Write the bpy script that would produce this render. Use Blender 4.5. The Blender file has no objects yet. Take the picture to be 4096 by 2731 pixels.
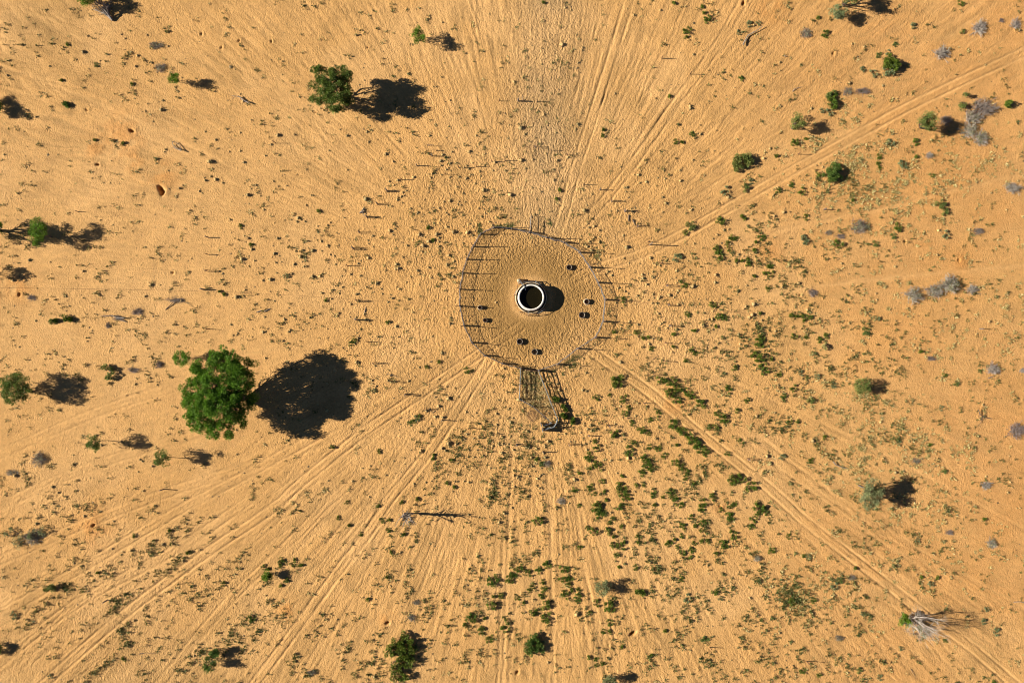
import bpy, math, random
import numpy as np

# ------------------------------------------------------------------ frame, camera, light
S = 23.0                       # photograph pixels per metre on the ground
CX, CY = 2048.0, 1365.5
HCAM = 2890.0 / S
random.seed(7)
RNG = np.random.default_rng(11)
PI = math.pi

scene = bpy.context.scene
col = scene.collection
cam_d = bpy.data.cameras.new("drone_camera")
cam_d.sensor_width = 36.0
cam_d.lens = 36.0 * 2890.0 / 4096.0
cam_d.clip_start = 0.5
cam_d.clip_end = 9000
cam = bpy.data.objects.new("drone_camera", cam_d)
cam.location = (0, 0, HCAM)
cam.rotation_euler = (0, 0, 0)
col.objects.link(cam)
scene.camera = cam

EL = math.radians(26.5)
SHX, SHY = 1.0, -0.055          # direction the shadows fall, seen from above
n_ = math.hypot(SHX, SHY)
LDIR = (SHX / n_ * math.cos(EL), SHY / n_ * math.cos(EL), -math.sin(EL))
world = bpy.data.worlds.new("World")
scene.world = world
world.use_nodes = True
wn = world.node_tree.nodes
wl = world.node_tree.links
for n in list(wn):
    wn.remove(n)
sky = wn.new("ShaderNodeTexSky")
sky.sky_type = 'NISHITA'
sky.sun_disc = False
sky.sun_elevation = EL
sky.sun_rotation = math.atan2(-SHX, -SHY) % (2 * PI)
sky.altitude = 1100
sky.air_density = 0.35
sky.dust_density = 0.05
sky.ozone_density = 2.5
bg = wn.new("ShaderNodeBackground")
bg.inputs[1].default_value = 0.05
wo = wn.new("ShaderNodeOutputWorld")
wl.new(sky.outputs[0], bg.inputs[0])
wl.new(bg.outputs[0], wo.inputs[0])

sun_d = bpy.data.lights.new("sun", 'SUN')
sun_d.energy = 5.0
sun_d.angle = math.radians(0.5)
sun_d.color = (1.0, 0.93, 0.81)
sun = bpy.data.objects.new("sun", sun_d)
from mathutils import Vector
sun.rotation_euler = Vector(LDIR).to_track_quat('-Z', 'Y').to_euler()
sun.location = (-60, 4, 60)
col.objects.link(sun)

scene.view_settings.view_transform = 'Standard'
scene.view_settings.look = 'None'
scene.view_settings.exposure = 0.95
scene.view_settings.gamma = 1.0
scene.view_settings.use_curve_mapping = False
scene.cycles.pixel_filter_type = 'BLACKMAN_HARRIS'
scene.cycles.filter_width = 1.0


def W(px, py):
    return ((px - CX) / S, (CY - py) / S)


def WA(px, py, h):
    """ground point of a thing whose top, h metres up, shows at photograph pixel px,py"""
    k = 1.0 - h / HCAM
    return ((px - CX) / S * k, (CY - py) / S * k)


# ------------------------------------------------------------------ materials
def new_mat(name):
    m = bpy.data.materials.new(name)
    m.use_nodes = True
    nt = m.node_tree
    for n in list(nt.nodes):
        nt.nodes.remove(n)
    return m, nt.nodes, nt.links


def ramp(N, stops):
    r = N.new("ShaderNodeValToRGB")
    el = r.color_ramp.elements
    while len(el) < len(stops):
        el.new(0.5)
    for e, (p, c) in zip(el, stops):
        e.position = p
        e.color = (c[0], c[1], c[2], 1)
    return r


def leaf_mat(name, cols, transl=0.25):
    m, N, L = new_mat(name)
    g = N.new("ShaderNodeNewGeometry")
    k = len(cols)
    r = ramp(N, [(i / max(1, k - 1), c) for i, c in enumerate(cols)])
    L.new(g.outputs["Random Per Island"], r.inputs[0])
    tc = N.new("ShaderNodeTexCoord")
    nz = N.new("ShaderNodeTexNoise")
    nz.inputs["Scale"].default_value = 1.1
    L.new(tc.outputs["Object"], nz.inputs["Vector"])
    hs = N.new("ShaderNodeHueSaturation")
    mr = N.new("ShaderNodeMapRange")
    mr.inputs[1].default_value = 0.3; mr.inputs[2].default_value = 0.7
    mr.inputs[3].default_value = 0.7; mr.inputs[4].default_value = 1.35
    L.new(nz.outputs[0], mr.inputs[0])
    L.new(mr.outputs[0], hs.inputs["Value"])
    oi = N.new("ShaderNodeObjectInfo")
    mh = N.new("ShaderNodeMapRange")
    mh.inputs[3].default_value = 0.485; mh.inputs[4].default_value = 0.515
    L.new(oi.outputs["Random"], mh.inputs[0])
    L.new(mh.outputs[0], hs.inputs["Hue"])
    L.new(r.outputs[0], hs.inputs["Color"])
    p = N.new("ShaderNodeBsdfPrincipled")
    p.inputs["Roughness"].default_value = 0.6
    p.inputs["Specular IOR Level"].default_value = 0.25
    t = N.new("ShaderNodeBsdfTranslucent")
    mx = N.new("ShaderNodeMixShader")
    mx.inputs[0].default_value = transl
    L.new(hs.outputs[0], p.inputs["Base Color"])
    L.new(hs.outputs[0], t.inputs["Color"])
    L.new(p.outputs[0], mx.inputs[1])
    L.new(t.outputs[0], mx.inputs[2])
    o = N.new("ShaderNodeOutputMaterial")
    L.new(mx.outputs[0], o.inputs[0])
    return m


def solid_mat(name, c1, c2, scale=4.0, rough=0.7, metal=0.0, bump=0.0, stretch=None):
    m, N, L = new_mat(name)
    tc = N.new("ShaderNodeTexCoord")
    nz = N.new("ShaderNodeTexNoise")
    nz.inputs["Scale"].default_value = scale
    nz.inputs["Detail"].default_value = 6
    src = tc.outputs["Object"]
    if stretch:
        mp = N.new("ShaderNodeMapping")
        mp.inputs["Scale"].default_value = stretch
        L.new(src, mp.inputs[0]); src = mp.outputs[0]
    L.new(src, nz.inputs["Vector"])
    r = ramp(N, [(0.35, c1), (0.68, c2)])
    L.new(nz.outputs[0], r.inputs[0])
    p = N.new("ShaderNodeBsdfPrincipled")
    p.inputs["Roughness"].default_value = rough
    p.inputs["Metallic"].default_value = metal
    L.new(r.outputs[0], p.inputs["Base Color"])
    if bump:
        b = N.new("ShaderNodeBump")
        b.inputs["Distance"].default_value = bump
        L.new(nz.outputs[0], b.inputs["Height"])
        L.new(b.outputs[0], p.inputs["Normal"])
    o = N.new("ShaderNodeOutputMaterial")
    L.new(p.outputs[0], o.inputs[0])
    return m


M = {}
M['acacia'] = leaf_mat("acacia_leaves", [(0.060, 0.125, 0.010), (0.115, 0.225, 0.016), (0.175, 0.300, 0.028), (0.090, 0.175, 0.013)], 0.3)
M['acacia_blue'] = leaf_mat("camelthorn_leaves", [(0.058, 0.110, 0.018), (0.105, 0.175, 0.028), (0.155, 0.225, 0.045)], 0.28)
M['grey_leaf'] = leaf_mat("grey_green_leaves", [(0.13, 0.165, 0.070), (0.215, 0.25, 0.105), (0.31, 0.34, 0.16)], 0.25)
M['olive_leaf'] = leaf_mat("olive_leaves", [(0.085, 0.125, 0.028), (0.16, 0.205, 0.045), (0.25, 0.29, 0.08)], 0.25)
M['dusty_leaf'] = leaf_mat("dusty_sparse_leaves", [(0.15, 0.15, 0.08), (0.26, 0.25, 0.14), (0.38, 0.35, 0.22)], 0.15)
M['bush'] = leaf_mat("bush_leaves", [(0.045, 0.085, 0.010), (0.095, 0.155, 0.016), (0.18, 0.235, 0.026), (0.065, 0.115, 0.012)], 0.2)
M['weed'] = leaf_mat("weed_leaves", [(0.055, 0.075, 0.016), (0.10, 0.12, 0.028), (0.18, 0.175, 0.05)], 0.2)
M['tuft'] = leaf_mat("pale_tuft_leaves", [(0.28, 0.26, 0.08), (0.44, 0.38, 0.13), (0.56, 0.46, 0.20)], 0.2)
M['dry'] = leaf_mat("dry_grass_leaves", [(0.16, 0.12, 0.05), (0.25, 0.185, 0.08), (0.34, 0.24, 0.11)], 0.15)
M['hummock'] = leaf_mat("hummock_roots", [(0.24, 0.18, 0.075), (0.40, 0.26, 0.10), (0.50, 0.30, 0.12), (0.33, 0.24, 0.10)], 0.0)
M['straw'] = leaf_mat("straw_blades", [(0.30, 0.20, 0.07), (0.46, 0.32, 0.12), (0.60, 0.44, 0.19)], 0.2)
M['litter'] = leaf_mat("dung_and_litter", [(0.05, 0.035, 0.02), (0.10, 0.07, 0.035), (0.16, 0.11, 0.055)], 0.0)
M['dead'] = leaf_mat("dead_twigs", [(0.24, 0.20, 0.165), (0.42, 0.36, 0.30), (0.58, 0.50, 0.42)], 0.0)
M['dead_dark'] = leaf_mat("dark_dead_twigs", [(0.17, 0.13, 0.11), (0.27, 0.215, 0.18), (0.38, 0.31, 0.265)], 0.0)
M['bark'] = solid_mat("bark", (0.07, 0.05, 0.035), (0.15, 0.11, 0.08), 6, 0.85)
M['driftwood'] = solid_mat("bleached_wood", (0.14, 0.115, 0.095), (0.36, 0.31, 0.26), 5, 0.8)
M['post'] = solid_mat("weathered_post_wood", (0.12, 0.09, 0.07), (0.24, 0.19, 0.15), 5, 0.85)
M['steel'] = solid_mat("galvanised_steel", (0.18, 0.18, 0.18), (0.32, 0.32, 0.315), 3, 0.5, 0.3)
M['wire'] = solid_mat("grey_wire", (0.15, 0.14, 0.13), (0.27, 0.25, 0.24), 3, 0.6, 0.2)
M['rust'] = solid_mat("rusty_steel", (0.10, 0.045, 0.022), (0.20, 0.10, 0.05), 7, 0.8)
M['race'] = solid_mat("race_pipe_paint", (0.12, 0.13, 0.13), (0.22, 0.235, 0.23), 4, 0.6)
M['tank'] = solid_mat("whitewashed_tank_wall", (0.62, 0.55, 0.45), (0.82, 0.78, 0.70), 2.5, 0.7, 0, 0.01, (1, 1, 0.3))
M['concrete'] = solid_mat("sandy_concrete", (0.44, 0.31, 0.17), (0.62, 0.47, 0.29), 3, 0.85, 0, 0.01)
M['rubber'] = solid_mat("dusty_rubber", (0.045, 0.035, 0.028), (0.13, 0.095, 0.065), 5, 0.8)
M['rimdust'] = solid_mat("sun_bleached_rubber_rim", (0.16, 0.12, 0.085), (0.34, 0.27, 0.20), 5, 0.8)
M['white'] = solid_mat("white_plastic", (0.75, 0.74, 0.70), (0.8, 0.8, 0.78), 3, 0.4)


def water_mat():
    m, N, L = new_mat("dark_water")
    p = N.new("ShaderNodeBsdfPrincipled")
    p.inputs["Base Color"].default_value = (0.010, 0.008, 0.003, 1)
    p.inputs["Roughness"].default_value = 0.06
    p.inputs["IOR"].default_value = 1.33
    nz = N.new("ShaderNodeTexNoise"); nz.inputs["Scale"].default_value = 3
    b = N.new("ShaderNodeBump"); b.inputs["Distance"].default_value = 0.004
    L.new(nz.outputs[0], b.inputs["Height"]); L.new(b.outputs[0], p.inputs["Normal"])
    o = N.new("ShaderNodeOutputMaterial"); L.new(p.outputs[0], o.inputs[0])
    return m


M['water'] = water_mat()


def ground_mat():
    m, N, L = new_mat("sand")
    at = N.new("ShaderNodeAttribute"); at.attribute_name = "tint"
    tr = N.new("ShaderNodeAttribute"); tr.attribute_name = "hoof"
    g = N.new("ShaderNodeNewGeometry")
    pos = g.outputs["Position"]
    n1 = N.new("ShaderNodeTexNoise"); n1.inputs["Scale"].default_value = 1.7; n1.inputs["Detail"].default_value = 8; n1.inputs["Roughness"].default_value = 0.65
    L.new(pos, n1.inputs["Vector"])
    mr = N.new("ShaderNodeMapRange"); mr.inputs[1].default_value = 0.25; mr.inputs[2].default_value = 0.75
    mr.inputs[3].default_value = 0.80; mr.inputs[4].default_value = 1.15
    L.new(n1.outputs[0], mr.inputs[0])
    hs = N.new("ShaderNodeHueSaturation")
    L.new(mr.outputs[0], hs.inputs["Value"]); L.new(at.outputs["Color"], hs.inputs["Color"])
    # fine litter specks: bits of dung and dry leaf lying in the sand
    n4 = N.new("ShaderNodeTexNoise"); n4.inputs["Scale"].default_value = 7.0; n4.inputs["Detail"].default_value = 3
    L.new(pos, n4.inputs["Vector"])
    sp = N.new("ShaderNodeMapRange"); sp.inputs[1].default_value = 0.66; sp.inputs[2].default_value = 0.74
    sp.inputs[3].default_value = 0.0; sp.inputs[4].default_value = 0.55
    L.new(n4.outputs[0], sp.inputs[0])
    mx = N.new("ShaderNodeMixRGB"); mx.inputs[2].default_value = (0.16, 0.10, 0.045, 1)
    L.new(sp.outputs[0], mx.inputs[0]); L.new(hs.outputs[0], mx.inputs[1])
    p = N.new("ShaderNodeBsdfPrincipled"); p.inputs["Roughness"].default_value = 0.95
    p.inputs["Specular IOR Level"].default_value = 0.1
    L.new(mx.outputs[0], p.inputs["Base Color"])
    # hoof prints
    n0 = N.new("ShaderNodeTexNoise"); n0.inputs["Scale"].default_value = 1.2; n0.inputs["Detail"].default_value = 2
    L.new(pos, n0.inputs["Vector"])
    va = N.new("ShaderNodeVectorMath"); va.operation = 'SCALE'; va.inputs[3].default_value = 0.9
    L.new(n0.outputs[1], va.inputs[0])
    vb = N.new("ShaderNodeVectorMath"); vb.operation = 'ADD'
    L.new(pos, vb.inputs[0]); L.new(va.outputs[0], vb.inputs[1])
    v = N.new("ShaderNodeTexVoronoi"); v.feature = 'SMOOTH_F1'; v.inputs["Scale"].default_value = 3.5
    L.new(vb.outputs[0], v.inputs["Vector"])
    n2 = N.new("ShaderNodeTexNoise"); n2.inputs["Scale"].default_value = 5.5; n2.inputs["Detail"].default_value = 5; n2.inputs["Roughness"].default_value = 0.6
    L.new(pos, n2.inputs["Vector"])
    mm = N.new("ShaderNodeMath"); mm.operation = 'MULTIPLY'
    L.new(v.outputs["Distance"], mm.inputs[0]); L.new(tr.outputs["Fac"], mm.inputs[1])
    ma = N.new("ShaderNodeMath"); ma.operation = 'MULTIPLY_ADD'; ma.inputs[1].default_value = 0.80
    L.new(n2.outputs[0], ma.inputs[0]); L.new(mm.outputs[0], ma.inputs[2])
    b = N.new("ShaderNodeBump"); b.inputs["Strength"].default_value = 1.0; b.inputs["Distance"].default_value = 0.16
    L.new(ma.outputs[0], b.inputs["Height"]); L.new(b.outputs[0], p.inputs["Normal"])
    o = N.new("ShaderNodeOutputMaterial"); L.new(p.outputs[0], o.inputs[0])
    return m


M['sand'] = ground_mat()


# ------------------------------------------------------------------ noise
def vnoise(x, y, seed=0):
    xi = np.floor(x).astype(np.int64); yi = np.floor(y).astype(np.int64)
    xf = (x - xi); yf = (y - yi)
    xf = xf * xf * (3 - 2 * xf); yf = yf * yf * (3 - 2 * yf)

    def h(a, b):
        v = (a * 374761393 + b * 668265263 + seed * 1442695041) & 0xffffffff
        v = ((v ^ (v >> 13)) * 1274126177) & 0xffffffff
        v = v ^ (v >> 16)
        return (v & 0xffff) / 65535.0
    return (h(xi, yi) * (1 - xf) + h(xi + 1, yi) * xf) * (1 - yf) + (h(xi, yi + 1) * (1 - xf) + h(xi + 1, yi + 1) * xf) * yf


def fbm(x, y, o=3, seed=0):
    s = 0; a = 1; t = 0
    for i in range(o):
        s = s + a * vnoise(x * 2 ** i, y * 2 ** i, seed + i * 17); t += a; a *= 0.5
    return s / t


def smooth(a, b, x):
    t = np.clip((x - a) / (b - a), 0, 1)
    return t * t * (3 - 2 * t)


def catmull(pts, step=25.0):
    P = [np.array(p, float) for p in pts]
    P = [2 * P[0] - P[1]] + P + [2 * P[-1] - P[-2]]
    out = []
    for i in range(1, len(P) - 2):
        n = max(2, int(np.linalg.norm(P[i + 1] - P[i]) / step))
        for k in range(n):
            t = k / n
            out.append(0.5 * ((2 * P[i]) + (-P[i - 1] + P[i + 1]) * t + (2 * P[i - 1] - 5 * P[i] + 4 * P[i + 1] - P[i + 2]) * t * t + (-P[i - 1] + 3 * P[i] - 3 * P[i + 1] + P[i + 2]) * t ** 3))
    out.append(P[-2])
    return np.array(out)


# ------------------------------------------------------------------ the ground
TCX, TCY = 2124.0, 1191.0      # middle of the water tank, in photograph pixels
# fence corners (photograph pixels) round the trampled yard, clockwise from the gate
YARD = [(2117.5, 930.8), (2185.5, 951.8), (2254.8, 971), (2316.4, 1009.2), (2356.6, 1068.5), (2390, 1129.7), (2417.9, 1198),
        (2411.2, 1285), (2379.9, 1348.7), (2308.5, 1393.3), (2228, 1455.8), (2154, 1480), (2082.4, 1472.5), (2009.8, 1453.6),
        (1938.4, 1421.2), (1889.3, 1369.9), (1857, 1301.8), (1839, 1223.7), (1840.2, 1156.7), (1852, 1091.9), (1868.9, 1037),
        (1893.7, 986.3), (1924.3, 936.5), (1976, 910.7), (2046.8, 917.4)]
# (centre line, gauge in px (0 = one bare path), depth, brightening, tread)
TRACKS = [
    ([(2290, 1120), (2420, 1062), (2560, 1018), (2750, 925), (3100, 722), (3420, 545), (3640, 425), (3900, 300), (4150, 185)], 34, 0.09, 1.0, 1),
    ([(2090, 1300), (1939, 1400), (1677, 1579), (1460, 1727), (1211, 1925), (1089, 2035), (800, 2230), (480, 2470), (150, 2760)], 36, 0.10, 0.8, 1),
    ([(1960, 1436), (1860, 1590), (1743, 1771), (1640, 1900), (1547, 2011), (1481, 2120), (1313, 2337), (1169, 2535), (1000, 2760)], 36, 0.08, 0.7, 1),
    ([(2300, 1350), (2360, 1400), (2581, 1555), (2734, 1681), (3071, 1950), (3217, 2081), (3438, 2251), (3712, 2464), (3880, 2584), (4110, 2780)], 36, 0.11, 1.0, 1),
    ([(2228, 930), (2262, 830), (2303, 679), (2400, 380), (2503, 50), (2530, -40)], 36, 0.07, 0.35, 0),
    ([(2330, 900), (2420, 800), (2560, 620), (2700, 420), (2860, 200), (2990, -20)], 34, 0.06, 0.5, 0),
    ([(-40, 1835), (392, 1649), (700, 1553), (1000, 1531)], 36, 0.06, 0.5, 1),
    ([(-40, 2040), (305, 1889), (566, 1800), (900, 1700), (1180, 1560)], 36, 0.05, 0.4, 1),
    ([(-40, 2260), (330, 2100), (700, 1960), (1050, 1850)], 36, 0.06, 0.5, 1),
    ([(-40, 2480), (330, 2270), (700, 2050), (1000, 1890), (1400, 1670)], 36, 0.07, 0.5, 0),
    ([(-40, 2680), (300, 2420), (700, 2200), (1000, 2000)], 36, 0.07, 0.5, 0),
    ([(620, 2760), (900, 2420), (1150, 2180), (1330, 1990)], 34, 0.06, 0.4, 0),
    ([(2214, 2760), (2205, 2200), (2190, 1900)], 0, 0.06, 0.8, 0),
    ([(2010, 2760), (2035, 2100), (2050, 1800)], 0, 0.06, 0.6, 0),
    ([(1990, 2760), (2014, 2150)], 0, 0.05, 0.4, 0),
    ([(2290, 1850), (2330, 2200), (2420, 2700)], 0, 0.05, 0.5, 0),
    ([(2980, 970), (3190, 905), (3464, 848), (3725, 783), (4120, 690)], 0, 0.05, 0.6, 0),
    ([(2960, 1190), (3400, 1130), (3800, 1090), (4120, 1060)], 0, 0.05, 0.8, 0),
    ([(2980, 1700), (3300, 1950), (3600, 2150), (4120, 2450)], 0, 0.05, 0.4, 0),
    ([(3000, 1780), (3300, 2010), (3600, 2220), (4120, 2560)], 0, 0.05, 0.4, 0),
    ([(2600, 1400), (3000, 1560), (3500, 1800), (4120, 2130)], 0, 0.05, 0.3, 0),
    ([(1020, 720), (700, 560), (350, 400), (-40, 250)], 0, 0.05, 0.5, 0),
    ([(1300, 1370), (900, 1430), (500, 1500), (-40, 1600)], 0, 0.04, 0.5, 0),
    ([(1240, 100), (1500, 480), (1800, 800), (1900, 900)], 0, 0.04, 0.3, 0),
]
# burrows: x, y, radius px, spoil side
BURROWS = [(640, 755, 15), (648, 770, 12), (526, 523, 10), (388, 657, 8), (75, 1177, 8), (2531, 2533, 12), (1550, 2490, 9), (2069, 2690, 8),
           (955, 163, 6), (885, 190, 6), (805, 135, 6), (2975, 12, 9), (345, 440, 6), (1085, 165, 6), (3620, 965, 6), (3835, 1040, 6), (690, 1090, 6),
           (3200, 1180, 5), (375, 2100, 8), (2880, 2025, 6), (1470, 190, 5), (1260, 450, 5), (3335, 212, 6)]
SPOIL = [(650, 700, 60), (75, 1150, 60), (1550, 2475, 35), (3090, 35, 60), (480, 540, 90), (375, 590, 45), (370, 2100, 70), (3345, 235, 20),
         (3075, 1010, 60), (3690, 960, 30), (3840, 1045, 35), (2700, 1600, 60), (530, 640, 50), (2885, 2020, 35), (1150, 2440, 40)]


def fan_mask(ang):
    """how strongly cattle paths show, by compass angle round the yard (degrees, y up)"""
    a = ang % 360
    xp = [0, 12, 22, 35, 60, 78, 90, 100, 120, 140, 160, 175, 195, 205, 225, 245, 260, 285, 300, 315, 330, 345, 360]
    fp = [.30, .32, .55, .9, 1.0, .85, .45, .85, .85, .85, .75, .4, .4, .7, .95, .85, .9, 1.0, .9, .9, .65, .4, .30]
    return np.interp(a, xp, fp)


def in_yard(px, py):
    # star-shaped about the yard centre: compare polar radius
    cx, cy = 2128.0, 1195.0
    ang = np.arctan2(py - cy, px - cx)
    ya = np.array([math.atan2(y - cy, x - cx) for x, y in YARD]); yr = np.array([math.hypot(x - cx, y - cy) for x, y in YARD])
    o = np.argsort(ya); ya = ya[o]; yr = yr[o]
    ya = np.concatenate([ya[-1:] - 2 * PI, ya, ya[:1] + 2 * PI]); yr = np.concatenate([yr[-1:], yr, yr[:1]])
    return np.hypot(px - cx, py - cy) / np.interp(ang, ya, yr)


def axis(lo, hi, step, far):
    a = list(np.arange(lo, hi + 1e-6, step))
    left, right = [], []
    d = step; x = lo
    while x > -far:
        d *= 1.35; x -= d; left.append(x)
    d = step; x = a[-1]
    while x < far:
        d *= 1.35; x += d; right.append(x)
    return np.array(left[::-1] + a + right)


GX = axis(-92, 92, 0.185, 3000)
GY = axis(-62.5, 62.5, 0.185, 3000)
GW, GH = len(GX), len(GY)
X, Y = np.meshgrid(GX, GY)
PX = X * S + CX
PY = CY - Y * S
near = (np.abs(X) < 100) & (np.abs(Y) < 70)
R = np.hypot(PX - TCX, PY - TCY)
TH = np.arctan2(TCY - PY, PX - TCX)
ANG = np.degrees(TH)
yd = in_yard(PX, PY)
inside = 1 - smooth(0.97, 1.03, yd)
fan = fan_mask(ANG) * smooth(1.05, 1.6, yd) * (0.45 + 0.55 * smooth(0.25, 0.75, vnoise(X / 16, Y / 16, 5)) + 0.25)
# cattle paths: ridged noise across the angle, long along the radius
wob = (fbm(X / 8, Y / 8, 3, 31) - 0.5) * 0.055
# part of the paths run to a point a little off the tank
TH2 = np.arctan2((TCY + 60) - PY, PX - (TCX + 30)) + wob
TH3 = np.arctan2((TCY - 40) - PY, PX - (TCX - 10)) - wob
def fringe(th, k, rl, seed):
    n = vnoise((th + 7) * k, R / rl, seed)
    return (1 - np.abs(2 * n - 1)) ** 3


near_r = 1 - smooth(700, 1300, R)
g1 = fringe(TH2, 42, 700, 3)
g2 = fringe(TH3, 105, 330, 9)
g3 = fringe(TH2, 215, 300, 14)
braid = smooth(.25, .6, vnoise(X / 7 + 40, Y / 7, 15))
groove = g1 * 0.45 * braid + g2 * (0.9 - 0.2 * near_r) * (.5 + .5 * smooth(.2, .6, vnoise(X / 5, Y / 5, 16))) + g3 * 0.8 * smooth(500, 900, R)
Z = (fbm(X / 26, Y / 26, 3, 1) - 0.5) * 0.5 * smooth(250, 700, R)
Z += (fbm(X / 2.6, Y / 2.6, 2, 2) - 0.5) * 0.06 * (1 - 0.6 * inside)
Z -= groove * fan * 0.085
# trampled relief (hoof prints) at the mesh's own scale
hoof = 0.35 + 0.65 * np.exp(-((R - 330) / 420) ** 2)
top = np.exp(-((PX - (2170 + (1365 - PY) * 0.02)) / 150) ** 2) * smooth(1100, 800, PY)
hoof += 0.5 * top + 0.35 * smooth(1500, 2300, PY) * smooth(1500, 500, PX)
hoof = hoof * (0.35 + 0.65 * smooth(70, 230, R)) * (0.6 + 0.8 * vnoise(X / 7, Y / 7, 44))
hoof = np.clip(hoof + 0.25 * top + 0.35 * inside * smooth(80, 150, R), 0.25, 1.6)
Z += (vnoise(X / 0.36, Y / 0.36, 21) - 0.5) * 0.065 * hoof
Z += (vnoise(X / 0.8, Y / 0.55, 22) - 0.5) * 0.038 * np.clip(hoof + .15, 0, 1.2)

trk = np.zeros_like(Z)         # bare wheel ruts
zone = np.zeros_like(Z)        # whole width of tracks, for keeping plants off
for pts, gauge, depth, bright, tread in TRACKS:
    P = catmull(pts)
    s0 = 0.0
    for i in range(len(P) - 1):
        a, b = P[i], P[i + 1]
        ln = np.hypot(*(b - a))
        pad = 55
        wx = sorted([(a[0] - CX) / S, (b[0] - CX) / S]); wy = sorted([(CY - a[1]) / S, (CY - b[1]) / S])
        i0, i1 = np.searchsorted(GX, wx[0] - pad / S), np.searchsorted(GX, wx[1] + pad / S)
        j0, j1 = np.searchsorted(GY, wy[0] - pad / S), np.searchsorted(GY, wy[1] + pad / S)
        if i0 >= i1 or j0 >= j1:
            s0 += ln; continue
        qx = PX[j0:j1, i0:i1] - a[0]; qy = PY[j0:j1, i0:i1] - a[1]
        ux, uy = (b - a) / ln
        t = qx * ux + qy * uy
        d = qx * -uy + qy * ux
        ok = (t >= 0) & (t < ln)
        ss = s0 + t
        vary = 0.55 + 0.6 * vnoise(ss / 70, np.full_like(ss, i * 0.0), 77)
        prof = np.zeros_like(t); rut = np.zeros_like(t)
        for o_ in ((-gauge / 2, gauge / 2) if gauge else (0,)):
            dd = (d - o_) / (4.6 if gauge else 7)
            prof += -depth * np.exp(-dd ** 2) + 0.45 * depth * np.exp(-((np.abs(dd) - 1.7) / 0.6) ** 2)
            rut += np.exp(-(dd * 0.8) ** 2)
            if tread:
                prof += 0.03 * np.sin(ss * 2 * PI / 12.0) * np.exp(-((d - o_ - 3) / 4) ** 2)
        prof *= vary; rut *= bright * (0.6 + 0.4 * vary)
        Z[j0:j1, i0:i1] += np.where(ok, prof, 0)
        trk[j0:j1, i0:i1] = np.maximum(trk[j0:j1, i0:i1], np.where(ok, rut, 0))
        zone[j0:j1, i0:i1] = np.maximum(zone[j0:j1, i0:i1], np.where(ok, np.exp(-(np.maximum(np.abs(d) - gauge / 2, 0) / 9) ** 4), 0) * min(1, bright + .2))
        s0 += ln
hole = np.zeros_like(Z); spoil = np.zeros_like(Z)
for bx, by, br in BURROWS:
    ang = bx * 1.3
    u = ((PX - bx) * math.cos(ang) + (PY - by) * math.sin(ang)) / (br * 0.55)
    v_ = (-(PX - bx) * math.sin(ang) + (PY - by) * math.cos(ang)) / (br * 1.0)
    q = np.exp(-(u * u + v_ * v_) ** 1.5)
    hole = np.maximum(hole, q)
    Z -= q * min(0.9, br * 0.06)
    sx = (PX - bx - br * 1.6) / br; sy = (PY - by) / (br * 1.3)
    Z += 0.12 * np.exp(-(sx * sx + sy * sy))
for sx_, sy_, sr in SPOIL:
    q = np.exp(-(((PX - sx_) / sr) ** 2 + ((PY - sy_) / sr) ** 2)) * smooth(.3, .6, fbm(X / 1.5, Y / 1.5, 3, 90))
    spoil = np.maximum(spoil, q)
    Z += q * 0.12 * fbm(X / 0.6, Y / 0.6, 2, 91)
# level the spot where the tank stands
flat = 1 - smooth(70, 105, R)
Z = Z * (1 - flat)

# plants: where they stand is drawn now, so that little hummocks can be raised under them
def dens(px, py, patches, base):
    d = np.full(px.shape, base, float)
    for cx, cy, rx, ry, a in patches:
        d += a * np.exp(-(((px - cx) / rx) ** 2 + ((py - cy) / ry) ** 2))
    return d


def sample_grid(A, px, py):
    x = (px - CX) / S; y = (CY - py) / S
    i = np.clip(np.searchsorted(GX, x), 1, GW - 1); j = np.clip(np.searchsorted(GY, y), 1, GH - 1)
    fx = np.clip((x - GX[i - 1]) / (GX[i] - GX[i - 1]), 0, 1); fy = np.clip((y - GY[j - 1]) / (GY[j] - GY[j - 1]), 0, 1)
    return (A[j - 1, i - 1] * (1 - fx) + A[j - 1, i] * fx) * (1 - fy) + (A[j, i - 1] * (1 - fx) + A[j, i] * fx) * fy


def scatter(n, patches, base, streak=0.6, clump=0.5, seed=0, zone_keep=0.08):
    r = np.random.default_rng(seed)
    out = []
    tot = 0
    mx = max([p[4] for p in patches] + [base]) * 1.3 + base
    while tot < n:
        m = 60000
        px = r.uniform(-60, 4156, m); py = r.uniform(-60, 2791, m)
        d = dens(px, py, patches, base) / mx
        x = (px - CX) / S; y = (CY - py) / S
        cl = fbm(x / 2.4, y / 2.4, 2, seed + 5)
        d *= (1 - clump) + clump * 2.2 * smooth(0.45, 0.75, cl)
        gr = sample_grid(groove * np.clip(fan, 0, 1), px, py)
        d *= np.clip(1 - streak * gr * 2.2, 0.02, 1)
        zn = sample_grid(zone, px, py)
        d *= np.clip(1 - zn * 1.3, zone_keep, 1)
        d *= np.where(in_yard(px, py) < 1.03, 0.015, 1)
        d *= np.where(np.hypot(px - TCX, py - TCY) < 120, 0, 1)
        k = r.uniform(0, 1, m) < d
        q = np.stack([px[k], py[k]], 1)
        out.append(q); tot += len(q)
    return np.concatenate(out)[:n]


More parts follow.
